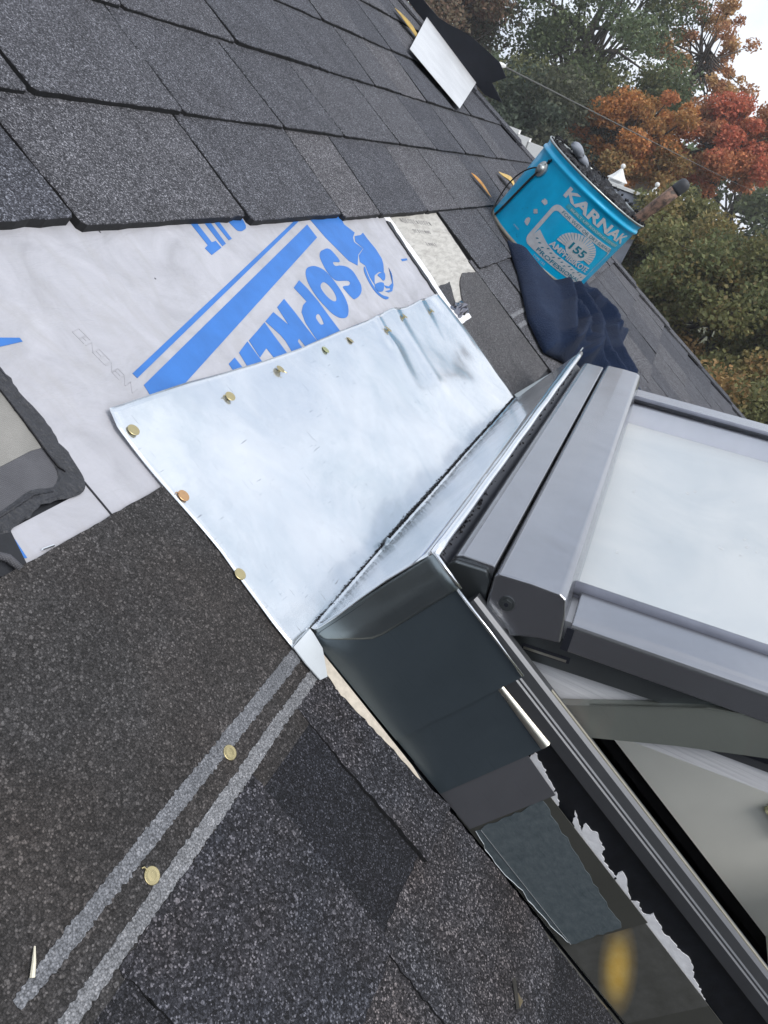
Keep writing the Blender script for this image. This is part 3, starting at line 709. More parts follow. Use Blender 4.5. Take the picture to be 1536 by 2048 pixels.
def pan_z(x, y):
    z = 0.0046 + 0.0013 * math.sin(x * 17 + y * 9) * math.sin(y * 27 + x * 5 + 1) + 0.0003 * math.sin(x * 57 + 2 * math.sin(y * 40))
    ed = x - interp(LE, y)
    z += 0.0005 * math.exp(-(ed / 0.01) ** 2) * math.sin(y * 60)
    for a, b, h, w in WR:
        d, t = segd((x, y), a, b); z += 0.62 * h * math.exp(-(d / w) ** 2) * (1 - 0.6 * t)
    return z
NX, NY, NW = 130, 44, 12
V = []; F = []
rows = []
for j in range(NY + 1):
    t = j / NY; r_ = []
    for i in range(NX + 1):
        s = i / NX
        y0 = -0.0765
        xa = interp(LE, y0 + t * 0.20); xb = interp(RE, y0 + t * 0.19)
        x = xa + (xb - xa) * s
        y = y0 + (interp(TE, x) - y0) * t
        r_.append(len(V)); V.append((x, y, pan_z(x, y)))
    rows.append(r_)
for a, b in zip(rows[:-1], rows[1:]):
    F += [(a[i], a[i + 1], b[i + 1], b[i]) for i in range(NX)]
o = solid(mk('pan_sheet', V, F, m_galv, pan, smooth=True), 0.0005)
# upstand against the skylight head with a soft fold at its foot
V = []; F = []; rows = []
prof = [(-0.0760, 0.0062), (-0.0772, 0.0066), (-0.0786, 0.0082), (-0.0792, 0.012), (-0.0790, 0.03), (-0.0782, 0.055), (-0.0780, 0.08), (-0.0783, 0.10), (-0.0786, 0.1165)]
for (y, z) in prof:
    r_ = []
    for i in range(91):
        x = 0.4495 + (1.1675 - 0.4495) * i / 90
        w_ = 0.0012 * math.sin(x * 23 + z * 40) * math.sin(math.pi * min(1, z / 0.105)) + 0.0015 * math.exp(-((x - 1.05) / 0.08) ** 2) * math.sin(x * 160 + z * 60) * math.sin(math.pi * min(1, z / 0.105))
        r_.append(len(V)); V.append((x, y + w_ * 0.7, z))
    rows.append(r_)
for a, b in zip(rows[:-1], rows[1:]):
    F += [(a[i], a[i + 1], b[i + 1], b[i]) for i in range(90)]
solid(mk('upstand', V, F, m_galv, pan, smooth=True), 0.0008)
mk('hem', *tube([(0.4497, -0.0803, 0.1185)] + [(0.4497 + (1.168 - 0.4497) * i / 30, -0.0803 + 0.0002 * math.sin(i * 1.3), 0.1185) for i in range(1, 31)], 0.0037, 12), m_galv_edge, pan, smooth=True)
# tail and corner wrap
mk('tail', *prism(MM([(422.3, -76), (421.8, -90), (423, -105), (431, -107.5), (446, -92), (448.6, -80), (448.6, -76)]), 0.0052, 0.0060), metal('pale_tail_metal', (0.66, 0.70, 0.73), 0.5, 0.1, 0.2, metallic=0.25), pan)
V = []; F = []
NA, NB = 14, 12
for j in range(NB + 1):
    z = 0.002 + 0.120 * j / NB
    yend = -0.080 - 0.027 * min(1, (z / 0.045) ** 0.8)
    for i in range(NA + 1):
        s = i / NA
        V.append((0.4494 - 0.0042 * math.sin(math.pi * min(1, s * 0.9)) * (j / NB) ** 0.7 + 0.0006 * (1 - s), -0.0785 + (yend + 0.0785) * s, z))
for j in range(NB):
    for i in range(NA):
        a = j * (NA + 1) + i; F.append((a, a + 1, a + NA + 2, a + NA + 1))
m_wrap = metal('wrap_metal', (0.26, 0.30, 0.315), 0.32, 0.1, 0.2, metallic=0.9, wave=0.3)
solid(mk('corner_wrap', V, F, m_wrap, pan, smooth=True), 0.0007)
mk('hem', *tube([(0.4490, -0.0785, 0.1215), (0.4460, -0.090, 0.1222), (0.4462, -0.107, 0.1220)], 0.0013, 8), m_galv_edge, pan, smooth=True)
# crumbs of cement in the fold
def lumps(path, n, r0, r1, spread, seed):
    r3 = random.Random(seed); parts = []
    for i in range(n):
        t = r3.random() * (len(path) - 1); k = int(t); p = Vector(path[k]).lerp(Vector(path[min(k + 1, len(path) - 1)]), t - k)
        p += Vector((r3.gauss(0, spread[0]), r3.gauss(0, spread[1]), r3.gauss(0, spread[2]))); r_ = r3.uniform(r0, r1)
        vv = []; 
        for a in ((1, 0, 0), (-1, 0, 0), (0, 1, 0), (0, -1, 0), (0, 0, 1), (0, 0, -1)):
            vv.append(tuple(p + Vector(a) * r_ * r3.uniform(0.5, 1.3)))
        parts.append((vv, [(0, 2, 4), (2, 1, 4), (1, 3, 4), (3, 0, 4), (2, 0, 5), (1, 2, 5), (3, 1, 5), (0, 3, 5)]))
    return merge(*parts)
o = mk('cement_crumbs', *merge(lumps([(0.455, -0.0765, 0.0066), (0.60, -0.0752, 0.0060)], 170, 0.0004, 0.0011, (0.0005, 0.0009, 0.0002), 5), lumps([(0.60, -0.0752, 0.0060), (1.16, -0.0752, 0.0060)], 800, 0.0005, 0.0014, (0.0005, 0.0009, 0.0003), 6)), m_tarblack, pan); o['kind'] = 'stuff'
o = mk('cement_crumbs', *lumps([(0.47, -0.0862, 0.113), (0.58, -0.0865, 0.1135), (1.10, -0.0865, 0.1135)], 160, 0.0006, 0.0018, (0.0005, 0.0012, 0.001), 9), m_tarblack, pan); o['kind'] = 'stuff'
mk('bent_burr', *prism([(0.600, -0.071), (0.6035, -0.0755), (0.6005, -0.0765)], 0.0062, 0.0135), m_galv, pan)
corner = mk('corner_flashing', *merge(prism(MM([(1172, -72), (1330, -86), (1452, -97), (1452, -110), (1172, -110)]), 0.0046, 0.0056), extr([(-0.112, 0.0045), (-0.110, 0.0045), (-0.083, 0.10), (-0.085, 0.10)], lambda a, b, s: (s, a, b), 1.17, 1.30)), metal('corner_metal', (0.30, 0.34, 0.35), 0.3, 0.1, 0.2, wave=0.4), None, (1.25, -0.09, 0), label='grey green metal corner flashing at the far top corner of the skylight', cat='flashing')

# ------------------------------------------------------------------ step flashings up the skylight side
def step(name, y0, y1, zt, x, mat, label, lip=None, tilt=0.0):
    t = thing(name, label, 'step flashing', (x, (y0 + y1) / 2, 0), 'step flashings along the skylight side')
    P = [(y1, 0.0015), (y0, 0.0015 + 0.002), (y0 - 0.001, zt - 0.001), (y1, zt + tilt)]
    V, F = extr(P, lambda a, b, s: (s, a, b), x, x + 0.0006)
    # gentle hollow in the sheet comes from bump, the foot turns out under the shingle
    o = mk('upright', V, F, mat, t); recalc(o)
    mk('foot', *prism([(x - 0.012, y1), (x - 0.012, y0), (x - 0.0002, y0), (x - 0.0002, y1)], -0.0016, -0.0010), mat, t)
    if lip: 
        a, b, z, r = lip
        mk('lip', *tube([(x - 0.0006, a, z), (x - 0.0008, (a + b) / 2, z + 0.0003), (x - 0.0006, b, z - 0.0006)], r, 8), m_galv_edge, t, smooth=True)
    return t
step('step_flashing', -0.178, -0.0815, 0.1185, 0.4492, m_step_dk, 'tallest dark step flashing tucked under the head pan wrap', (-0.107, -0.178, 0.1180, 0.0011), 0.001)
s2 = step('step_flashing', -0.2295, -0.110, 0.0985, 0.4508, m_step_dk, 'dark step flashing with a curled pale lip below the tallest one')
m_lip = metal('pale_lip', (0.62, 0.60, 0.52), 0.3, 0.1, 0.2, metallic=0.9)
V = []; F = []
for i in range(9):
    y = -0.176 - 0.0535 * i / 8
    for j in range(7):
        a = math.radians(-70 + 150 * j / 6); r_ = 0.0026 + 0.0016 * i / 8
        V.append((0.4530 - r_ * math.cos(a), y, 0.0965 + r_ * math.sin(a)))
for i in range(8):
    for j in range(6): a = i * 7 + j; F.append((a, a + 1, a + 8, a + 7))
mk('lip', V, F, m_lip, s2, smooth=True)
step('step_flashing', -0.264, -0.20, 0.0800, 0.4516, m_step_gr, 'short grey purple step flashing between dark and slate ones', None, 0.003)
s4 = step('step_flashing', -0.379, -0.250, 0.0745, 0.4524, m_step_ol, 'step flashing with a scuffed slate blue patch')
PB = [(-0.2672, 0.0066), (-0.279, 0.005), (-0.2917, 0.0031), (-0.3083, 0.0026), (-0.316, 0.0045), (-0.3244, 0.0064), (-0.333, 0.0045), (-0.3436, 0.0054), (-0.3585, 0.0060), (-0.370, 0.0085), (-0.3785, 0.0100), (-0.3775, 0.054), (-0.350, 0.0575), (-0.310, 0.0625), (-0.2655, 0.068)]
PB = jag(PB, 0.004, 0.0006, random.Random(8))
recalc(mk('scuffed_patch', *extr(PB, lambda a, b, s: (s, a, b), 0.4520, 0.4525), m_step_sl, s4))
edge = [(p[0], p[1]) for p in PB if p[1] < 0.0125]
mk('worn_edge', *tube([(0.4518, a, b) for a, b in edge], 0.00028, 5), metal('worn_edge_metal', (0.55, 0.58, 0.60), 0.4), s4)
step('step_flashing', -0.457, -0.370, 0.0715, 0.4532, m_step_br, 'bronze step flashing with a painted golden glow, lowest in view')
step('step_flashing', -0.575, -0.440, 0.070, 0.4540, m_step_ol, 'olive step flashing at the bottom edge below the bronze one')

# ------------------------------------------------------------------ skylight
sky_t = thing('skylight', 'grey clad roof window propped open, white shade under its glass', 'skylight', (0.8, -0.3, 0))
AO = math.radians(38)
H0 = np.array([0, -0.085, 0.118]); UU = np.array([0, -math.cos(AO), math.sin(AO)]); WW = np.array([0, math.sin(AO), math.cos(AO)])
def S(x, u, w):
    p = H0 + UU * u + WW * w; return (x, p[1], p[2])
YB = -1.0
# fixed frame
mk('frame_side', *merge(box(0.4560, 0.4660, YB, -0.0905, 0.001, 0.101), box(1.118, 1.150, YB, -0.0905, 0.001, 0.110), box(0.466, 1.118, -0.098, -0.0905, 0.001, 0.112), box(0.466, 1.118, YB, YB + 0.03, 0.001, 0.112)), m_black, sky_t)
CH = [(a + 0.0022, b) for a, b in [(0.4500, 0.1000), (0.4498, 0.1092), (0.4512, 0.1100), (0.4512, 0.1115), (0.4522, 0.1125), (0.4536, 0.1192), (0.4560, 0.1215), (0.4615, 0.1215), (0.4630, 0.1200), (0.4630, 0.1012), (0.4560, 0.1012), (0.4560, 0.1000)]]
ch = mk('frame_channel', *extr(CH, lambda a, b, s: (a, s, b), YB, -0.120), m_chan, sky_t); recalc(ch)
mk('weather_strip', *box(0.4583, 0.4603, YB + 0.01, -0.20, 0.1212, 0.1224), m_tan, sky_t)
far = [(1.135 + (0.463 - a) * 1.0 + 0.02, b) for a, b in CH]
recalc(mk('frame_channel', *extr(far, lambda a, b, s: (a, s, b), YB, -0.118), m_chan, sky_t))
PT = {
'pA': [(-234.3, 77.7), (-232.9, 84.7), (-244.4, 82.8), (-255.8, 80.3), (-263.2, 79.3), (-265.6, 76), (-258.6, 76), (-246.1, 76.3)],
'pB': [(-265.3, 71.8), (-265.2, 78.6), (-272.7, 76), (-275.8, 72.3), (-269.6, 72.4)],
'pC': [(-290.8, 73.9), (-283, 81.6), (-292.4, 77.8), (-299.5, 75.7), (-294.9, 81.8), (-302.3, 82.3), (-304.8, 84.8), (-311.7, 82.1), (-318.4, 81), (-320.6, 76.6), (-329.4, 74.7), (-335.8, 74.5), (-340.7, 74.7), (-342.6, 71.2), (-324.7, 70.8), (-307.3, 70.5), (-300.5, 70.5)],
'pD': [(-343, 72.4), (-338.6, 77.6), (-338.4, 81.2), (-344.5, 80.5), (-353.9, 75.5), (-361, 72.8), (-361, 69.7), (-350.7, 70.3)],
'pE': [(-362.2, 71.9), (-365.6, 76.7), (-374.2, 73.6), (-377.1, 77.3), (-376.6, 80.4), (-385.7, 78.5), (-394.8, 76.6), (-400.3, 78.4), (-410.2, 78.8), (-417.4, 80.9), (-425.1, 79.3), (-433.5, 74.5), (-447.3, 71.1), (-458.1, 68.2), (-457.2, 62), (-432.7, 62), (-405.1, 64), (-381.2, 68)]}
for i, (k, P) in enumerate(PT.items()):
    P = jag(MM(P), 0.0016, 0.0004, random.Random(20 + i))
    recalc(mk('torn_white_paint', *extr(P, lambda a, b, s: (s, a, b), 0.4553, 0.4563), m_white, sky_t))
bevel(mk('head_box', *box(0.470, 1.135, -0.130, -0.0845, 0.06, 0.1130), m_rubber, sky_t), 0.0015)
# head covers
CV = [(0.0045, -0.030), (0.0055, -0.006), (0.0080, -0.001), (0.0125, 0.0008), (0.0335, 0.0008), (0.0345, -0.0005), (0.0345, -0.030)]
bevel(recalc(mk('frame_cover', *extr(CV, lambda a, b, s: S(s, a, b), 0.4695, 1.132), m_clad, sky_t)), 0.0012, 2, 25)
bevel(recalc(mk('cover_end', *extr([(0.002, -0.034), (0.004, -0.008), (0.009, -0.0035), (0.030, -0.003), (0.0345, -0.010), (0.0345, -0.036)], lambda a, b, s: S(s, a, b), 0.4655, 0.4694), m_clad_dk, sky_t)), 0.001)
CP = [(0.0362, -0.0370), (0.0362, -0.0020), (0.0390, 0.0012), (0.0600, 0.0020), (0.0790, 0.0014), (0.0835, -0.0012), (0.0860, -0.0120), (0.0885, -0.0330), (0.0740, -0.0350), (0.0560, -0.0405), (0.0540, -0.0365)]
bevel(recalc(mk('sash_cap', *extr(CP, lambda a, b, s: S(s, a, b), 0.4605, 1.150), m_clad, sky_t)), 0.0016, 3, 25)
bo = mk('bolt', *tube([S(0.4606, 0.049, -0.0175), S(0.4580, 0.049, -0.0175)], 0.0036, 6), m_clad_dk, sky_t)
mk('washer', *tube([S(0.4606, 0.049, -0.0175), S(0.4595, 0.049, -0.0175)], 0.0052, 20), m_clad_dk, bo)
mk('socket', *tube([S(0.4581, 0.049, -0.0175), S(0.4578, 0.049, -0.0175)], 0.0016, 6), m_rubber, bo)
UE = 0.94
sash = mk('sash_rail', *merge(extr([(0.4760, -0.095), (0.4760, -0.024), (0.5115, -0.024), (0.5115, -0.095)], lambda a, b, s: S(a, s, b), 0.060, UE),
    extr([(1.078, -0.095), (1.078, -0.024), (1.130, -0.024), (1.130, -0.095)], lambda a, b, s: S(a, s, b), 0.060, UE),
    extr([(0.512, -0.095), (0.512, -0.060), (1.0775, -0.060), (1.0775, -0.095)], lambda a, b, s: S(a, s, b), 0.030, 0.062)), m_wood, sky_t)
recalc(sash)
for x0, x1, w0, w1, m_ in ((0.4748, 0.4762, -0.0735, -0.0665, m_rubber), (0.4742, 0.4762, -0.0790, -0.0736, m_chan)):
    recalc(mk('sash_seal', *extr([(x0, w0), (x0, w1), (x1, w1), (x1, w0)], lambda a, b, s: S(a, s, b), 0.168, UE), m_, sash))
CL = [(0.4660, -0.0400), (0.4660, -0.0225), (0.4672, -0.0195), (0.4700, -0.0178), (0.4740, -0.0170), (0.5075, -0.0158), (0.5075, -0.0225), (0.4700, -0.0225), (0.4690, -0.0400)]
bevel(recalc(mk('side_cladding', *extr(CL, lambda a, b, s: S(a, s, b), 0.0915, UE), m_clad, sky_t)), 0.0008, 2, 20)
CL2 = [(1.0840, -0.0225), (1.0840, -0.0140), (1.1300, -0.0150), (1.1345, -0.0180), (1.1360, -0.0225), (1.1360, -0.0400), (1.1330, -0.0400), (1.1330, -0.0225)]
bevel(recalc(mk('side_cladding', *extr(CL2, lambda a, b, s: S(a, s, b), 0.0860, UE), m_clad, sky_t)), 0.0008, 2, 20)
mk('cladding_clip', *extr([(0.4655, -0.0395), (0.4655, -0.0225), (0.4672, -0.0225), (0.4672, -0.0395)], lambda a, b, s: S(a, s, b), 0.0895, 0.0945), m_rubber, sky_t)
for x in (0.5108, 1.0762):
    g_ = mk('glazing_bead', *tube([S(x, 0.084, -0.0160), S(x, UE, -0.0160)], 0.0046, 12), m_bead, sky_t, smooth=True)
    mk('gasket', *tube([S(x + (0.0068 if x < 0.8 else -0.0068), 0.084, -0.0172), S(x + (0.0068 if x < 0.8 else -0.0068), UE, -0.0172)], 0.0028, 8), m_rubber, g_, smooth=True)
mk('glass', *extr([(0.511, -0.0220), (0.511, -0.0180), (1.077, -0.0180), (1.077, -0.0220)], lambda a, b, s: S(a, s, b), 0.060, UE), m_glass, sky_t)
gl_o = recalc(bpy.data.objects['glass'])
m_gedge = bpy.data.materials.new('glass_clear_face'); m_gedge.use_nodes = True; nt_ = m_gedge.node_tree; nt_.nodes.remove(nt_.nodes['Principled BSDF'])
tb_ = nt_.nodes.new('ShaderNodeBsdfTransparent'); tb_.inputs['Color'].default_value = (0.985, 0.99, 0.99, 1); nt_.links.new(tb_.outputs[0], nt_.nodes['Material Output'].inputs['Surface'])
gl_o.data.materials.append(m_gedge)
for p in gl_o.data.polygons:
    if Vector(p.normal).dot(Vector(WW)) < 0.9: p.material_index = 1
mk('shade', *extr([(0.516, -0.050), (0.516, -0.048), (1.0735, -0.048), (1.0735, -0.050)], lambda a, b, s: S(a, s, b), 0.064, UE - 0.01), m_shade, sky_t)
recalc(bpy.data.objects['shade'])
for xs_ in ((1.0737, 1.0775), (0.5118, 0.5150)):
    recalc(mk('spacer', *extr([(xs_[0], -0.048), (xs_[0], -0.0222), (xs_[1], -0.0222), (xs_[1], -0.048)], lambda a, b, s: S(a, s, b), 0.064, UE - 0.01), m_lav, sky_t))
# rain drops dried on the glass
r3 = random.Random(31)
def spot(u, x, ru, rx):
    n = 9; ph = r3.random() * 6
    P = [(x + rx * math.cos(2 * math.pi * i / n) * r3.uniform(0.6, 1.2), u + ru * math.sin(2 * math.pi * i / n) * r3.uniform(0.6, 1.2)) for i in range(n)]
    V = [S(a, b, -0.0176) for a, b in P]; return V, [tuple(range(n))]
mk('dried_drops', *merge(*[spot(r3.gauss(0.185, 0.05), r3.gauss(0.70, 0.09), r3.uniform(0.0008, 0.002), r3.uniform(0.001, 0.0042)) for _ in range(22)]), plain('drop_grime', (0.48, 0.49, 0.50), 0.4), bpy.data.objects['glass'])
bpy.data.objects['dried_drops']['kind'] = 'stuff'
# hinge plate, slot and scissor arm on the near side
pl = mk('hinge_plate', *extr([(0.020, -0.052), (0.035, -0.036), (0.42, -0.036), (0.42, -0.048), (0.25, -0.050), (0.16, -0.0555), (0.07, -0.0590), (0.036, -0.0610)], lambda a, b, s: S(s, a, b), 0.4712, 0.4735), m_clad_dk, sky_t); recalc(pl)
mk('slot', *extr([(0.066, -0.0525), (0.066, -0.0480), (0.098, -0.0468), (0.098, -0.0513)], lambda a, b, s: S(s, a, b), 0.4706, 0.4711), m_rubber, pl)
mk('slot_edge', *extr([(0.067, -0.0517), (0.067, -0.0500), (0.096, -0.0490), (0.096, -0.0507)], lambda a, b, s: S(s, a, b), 0.4701, 0.4705), m_lip, pl)
AR = [(-0.205, 0.105), (-0.215, 0.117), (-0.258, 0.196), (-0.280, 0.2245), (-0.365, 0.322), (-0.385, 0.308), (-0.305, 0.2085), (-0.274, 0.165), (-0.239, 0.110), (-0.228, 0.095)]
arm = mk('opening_arm', *extr(AR, lambda a, b, s: (s, a, b), 0.4665, 0.4690), m_arm, sky_t); recalc(arm)
mk('arm_flange', *extr([(-0.2155, 0.1180), (-0.2590, 0.1975), (-0.2815, 0.2265), (-0.366, 0.3235), (-0.365, 0.322), (-0.280, 0.2245), (-0.258, 0.196), (-0.215, 0.117)], lambda a, b, s: (s, a, b), 0.4660, 0.4740), m_arm, arm)
recalc(bpy.data.objects['arm_flange'])

# ------------------------------------------------------------------ nails
NAILG = 'roofing nails'
def nail(x, y, z, mat, label, tx=0.0, ty=0.0, tab_ang=None, r=0.0044):
    t = thing('roofing_nail', label, 'nail', (x, y, z), NAILG)
    R_ = Matrix.Rotation(tx * 0.5, 3, 'X') @ Matrix.Rotation(ty * 0.5, 3, 'Y')
    c = Vector((x, y, z))
    def disc(zs):
        V = []; n = 20
        for rr_, zz in zs:
            for i in range(n):
                a = 2 * math.pi * i / n
                V.append(tuple(c + R_ @ Vector((rr_ * math.cos(a), rr_ * math.sin(a), zz))))
        F = []
        for k in range(len(zs) - 1):
            F += [(k * n + i, k * n + (i + 1) % n, (k + 1) * n + (i + 1) % n, (k + 1) * n + i) for i in range(n)]
        F.append(tuple((len(zs) - 1) * n + i for i in range(n))); return V, F
    mk('head', *disc([(r * 0.95, 0.0), (r, 0.0001), (r, 0.0004), (r * 0.93, 0.0006), (r * 0.6, 0.0005), (r * 0.3, 0.0006)]), mat, t)
    mk('shank', *tube([c + R_ @ Vector((0, 0, 0.0002)), c + R_ @ Vector((0, 0, -0.012))], 0.0015, 8), mat, t)
    if tab_ang is not None:
        d = Vector((math.cos(tab_ang), math.sin(tab_ang), 0))
        mk('collation_wire', *tube([c + R_ @ (d * r * 0.8 + Vector((0, 0, 0.0004))), c + R_ @ (d * r * 1.35 + Vector((0, 0, 0.0006))), c + R_ @ (d * r * 1.5 + Vector((-d.y, d.x, 0)) * 0.0012 + Vector((0, 0, 0.0004)))], 0.00045, 5), mat, t)
ZN = 0.0054
nail(0.434, 0.105, ZN, m_brass, 'brass nail at the top left corner of the flashing pan', -0.10, -0.12)
nail(0.553, 0.099, ZN + 0.001, m_brass, 'brass nail second from the left along the pan top edge', -0.2, -0.3, 2.6)
nail(0.647, 0.103, ZN + 0.001, m_brass, 'brass nail third from the left along the pan top edge, clip pointing down', -0.3, 0.15, -1.2)
nail(0.747, 0.103, ZN + 0.001, m_green, 'greenish nail below the printed letters on the pan top edge', -0.3, 0.15)
nail(0.811, 0.102, ZN + 0.001, m_brass, 'tilted brass nail just right of the greenish one', -0.45, 0.35, 2.4)
nail(0.917, 0.095, ZN + 0.0025, m_brass, 'brass nail in the first wrinkle of the flashing pan', -0.45, 0.3, 2.2, 0.0045)
nail(0.990, 0.102, ZN + 0.0025, m_brass, 'brass nail in the second wrinkle of the flashing pan', -0.45, 0.3)
nail(1.092, 0.094, ZN + 0.0025, m_brass, 'brass nail nearest the far corner of the flashing pan', -0.45, 0.3)
nail(0.432, 0.050, ZN, m_copper, 'copper coloured nail on the left edge of the flashing pan', -0.05, -0.05, 2.3)
nail(0.427, -0.015, ZN, m_brass, 'brass nail lower on the left edge of the flashing pan', -0.1, -0.15)
nail(0.324, -0.0895, 0.0036, m_brass, 'brass nail by the pale painted line near the flashing tail', 0.05, -0.1, None, 0.0045)
nail(0.239, -0.099, 0.0034, m_brass, 'bright brass nail between the two painted lines in the foreground', 0.1, -0.05, 1.7)
# scraps
sc = mk('metal_scrap', *prism(MM([(387, -336), (382.5, -341), (381, -349), (372, -345.5)]), 0.0048, 0.0054), m_lip, None, (0.382, -0.343, 0.004), label='small triangular tan metal scrap lying on the lower shingles', cat='scrap')
for i in (4, 7):
    sc.data.vertices[i].co.z += 0.0022
mk('straw_splinter', *tube([(0.1785, -0.0785, 0.0042), (0.1735, -0.0825, 0.0056), (0.1700, -0.0862, 0.0046)], [0.0004, 0.0009, 0.0011], 6), plain('straw', (0.75, 0.70, 0.55), 0.7), None, (0.174, -0.082, 0.003), label='pale straw splinter at the end of the painted line', cat='straw')

# ------------------------------------------------------------------ bucket of roof cement
B0 = Vector((1.9086, 0.1169, 0.020)); BA = Vector((-0.010, 0.154, 1.0)).normalized()
E1 = (Vector((-1, 0, 0)) - BA * (-BA.x)).normalized(); E2 = BA.cross(E1)
BH, RB, RT = 0.1906, 0.1302, 0.1338
def brad(v): return RB + (RT - RB) * v / BH
def bp(phi, v, dr=0.0):
    a = math.radians(phi); r = brad(v) + dr
    return tuple(B0 + BA * v + (E1 * math.cos(a) + E2 * math.sin(a)) * r)
bucket = thing('cement_bucket', 'turquoise metal bucket of black roof cement with white printed label, standing on navy cloth', 'bucket', tuple(B0))
def lathe(prof, n=72):
    V = []; F = []
    for v, r in prof:
        for i in range(n):
            a = 2 * math.pi * i / n
            V.append(tuple(B0 + BA * v + (E1 * math.cos(a) + E2 * math.sin(a)) * r))
    for k in range(len(prof) - 1):
        F += [(k * n + i, k * n + (i + 1) % n, (k + 1) * n + (i + 1) % n, (k + 1) * n + i) for i in range(n)]
    return V, F, n
def paint_mat():
    k = M('turquoise_paint'); v = k.obj()
    n = k.noise(v, 22, 5, 0.6)
    c = k.ramp(n, [(0.25, (0.0, 0.33, 0.60)), (0.6, (0.0, 0.42, 0.72)), (0.85, (0.003, 0.46, 0.78))])
    sm = k.noise(v, 75, 5, 0.7, 1.0)
    c = k.mix(k.ramp(sm, [(0.66, 0.0), (0.72, 0.8)]), c, (0.01, 0.012, 0.015))
    k.set(Base_Color=c, Roughness=0.28, Specular_IOR_Level=0.5, Metallic=0.1); k.bump(k.noise(v, 28, 3, 0.5), 0.25, 0.004); return k.m
m_paint = paint_mat()
m_worn = metal('worn_rim_metal', (0.50, 0.52, 0.50), 0.4, 0.1, 0.3, dark=(0.03, 0.03, 0.03))
m_print = plain('bucket_print', (0.50, 0.51, 0.53), 0.45, 0.1, 0.1, 90)
m_print_dk = plain('bucket_print_blue', (0.0, 0.16, 0.24), 0.45)
prof = [(0.0, 0.02), (0.0, 0.126), (0.0015, 0.1297), (0.005, 0.1308), (0.008, 0.1304)] + [(v, brad(v)) for v in (0.03, 0.06, 0.09, 0.12, 0.15, 0.163)] + \
       [(0.1655, 0.1345), (0.168, 0.1368), (0.1705, 0.1374), (0.173, 0.1366), (0.1755, 0.1340), (0.179, 0.1335), (0.184, 0.1348), (0.188, 0.1358)]
v_, f_, n_ = lathe(prof)
f_.append(tuple(range(n_ - 1, -1, -1)))
mk('body', v_, f_, m_paint, bucket, smooth=True)
v_, f_, n_ = lathe([(0.1865, 0.1360), (0.1885, 0.1382), (0.1908, 0.1378), (0.1915, 0.1358), (0.1900, 0.1335), (0.170, 0.1325)])
mk('rim', v_, f_, m_worn, bucket, smooth=True)
v_, f_, n_ = lathe([(0.0075, 0.1315), (0.0045, 0.1332), (0.0010, 0.1330), (-0.0012, 0.1312), (-0.0008, 0.1285)])
mk('base_chime', v_, f_, m_tan if False else plain('worn_chime', (0.30, 0.28, 0.23), 0.5, 0.5, 0.25), bucket, smooth=True)
# cement heap
V = []; F = []; r3 = random.Random(77)
NR, NA_ = 16, 90
ph = [r3.random() * 6 for _ in range(8)]
for j in range(NR + 1):
    rr_ = 0.1322 * j / NR
    for i in range(NA_):
        a = 2 * math.pi * i / NA_
        x, y = rr_ * math.cos(a), rr_ * math.sin(a)
        h = 0.1835 + 0.004 * math.sin(x * 70 + ph[0]) * math.sin(y * 55 + ph[1]) + 0.004 * math.sin(x * 150 + ph[2]) * math.cos(y * 170 + ph[3]) + r3.gauss(0, 0.0014)
        h += 0.008 * max(0, -math.cos(a)) * (j / NR)
        V.append(tuple(B0 + BA * h + E1 * x + E2 * y))
for j in range(NR):
    F += [(j * NA_ + i, j * NA_ + (i + 1) % NA_, (j + 1) * NA_ + (i + 1) % NA_, (j + 1) * NA_ + i) for i in range(NA_)]
mk('roof_cement', V, F, m_tarblack, bucket)
o = mk('cement_clots', *lumps([bp(a, 0.1925, -0.002) for a in list(range(-75, 130, 6))], 130, 0.0012, 0.0046, (0.0012, 0.0012, 0.0018), 12), m_tarblack, bucket); o['kind'] = 'stuff'
mk('cement_clots', *lumps([bp(a, 0.196, -0.006) for a in list(range(100, 300, 6))], 110, 0.0015, 0.0045, (0.002, 0.002, 0.0015), 13), m_tarblack, bucket)['kind'] = 'stuff'
mk('cement_smear', *lumps([bp(-42, 0.165, 0.003), bp(-44, 0.150, 0.002)], 40, 0.0008, 0.0030, (0.001, 0.001, 0.001), 14), m_tarblack, bucket)
def on_cone(P2, F2, dr):
    """flat label art (degrees round the bucket, mm up it) bent onto the bucket wall"""
    bm = bmesh.new()
    vs_ = [bm.verts.new((x * 2.33, y, 0)) for x, y in P2]
    for f in F2:
        try: bm.faces.new([vs_[i] for i in f])
        except ValueError: pass
    bmesh.ops.triangulate(bm, faces=bm.faces[:])
    for _ in range(5):
        es = [e for e in bm.edges if abs(e.verts[0].co.x - e.verts[1].co.x) > 9]
        if not es: break
        bmesh.ops.subdivide_edges(bm, edges=es, cuts=1)
        bmesh.ops.triangulate(bm, faces=[f for f in bm.faces if len(f.verts) > 3])
    bm.verts.ensure_lookup_table()
    for i, v in enumerate(bm.verts): v.index = i
    V = [bp(v.co.x / 2.33, v.co.y / 1000.0, dr) for v in bm.verts]
    F = [tuple(w.index for w in f.verts) for f in bm.faces]
    bm.free(); return V, F
def text2d(s, bold=0.0):
    cu = bpy.data.curves.new('lettering', 'FONT'); cu.body = s; cu.resolution_u = 3; cu.offset = bold; cu.fill_mode = 'FRONT'
    ob = bpy.data.objects.new('lettering', cu); COL.objects.link(ob)
    dg = bpy.context.evaluated_depsgraph_get(); me = ob.evaluated_get(dg).to_mesh()
    P = [(v.co.x, v.co.y) for v in me.vertices]; F = [tuple(p.vertices) for p in me.polygons]
    ob.evaluated_get(dg).to_mesh_clear(); bpy.data.objects.remove(ob); bpy.data.curves.remove(cu)
    return P, F
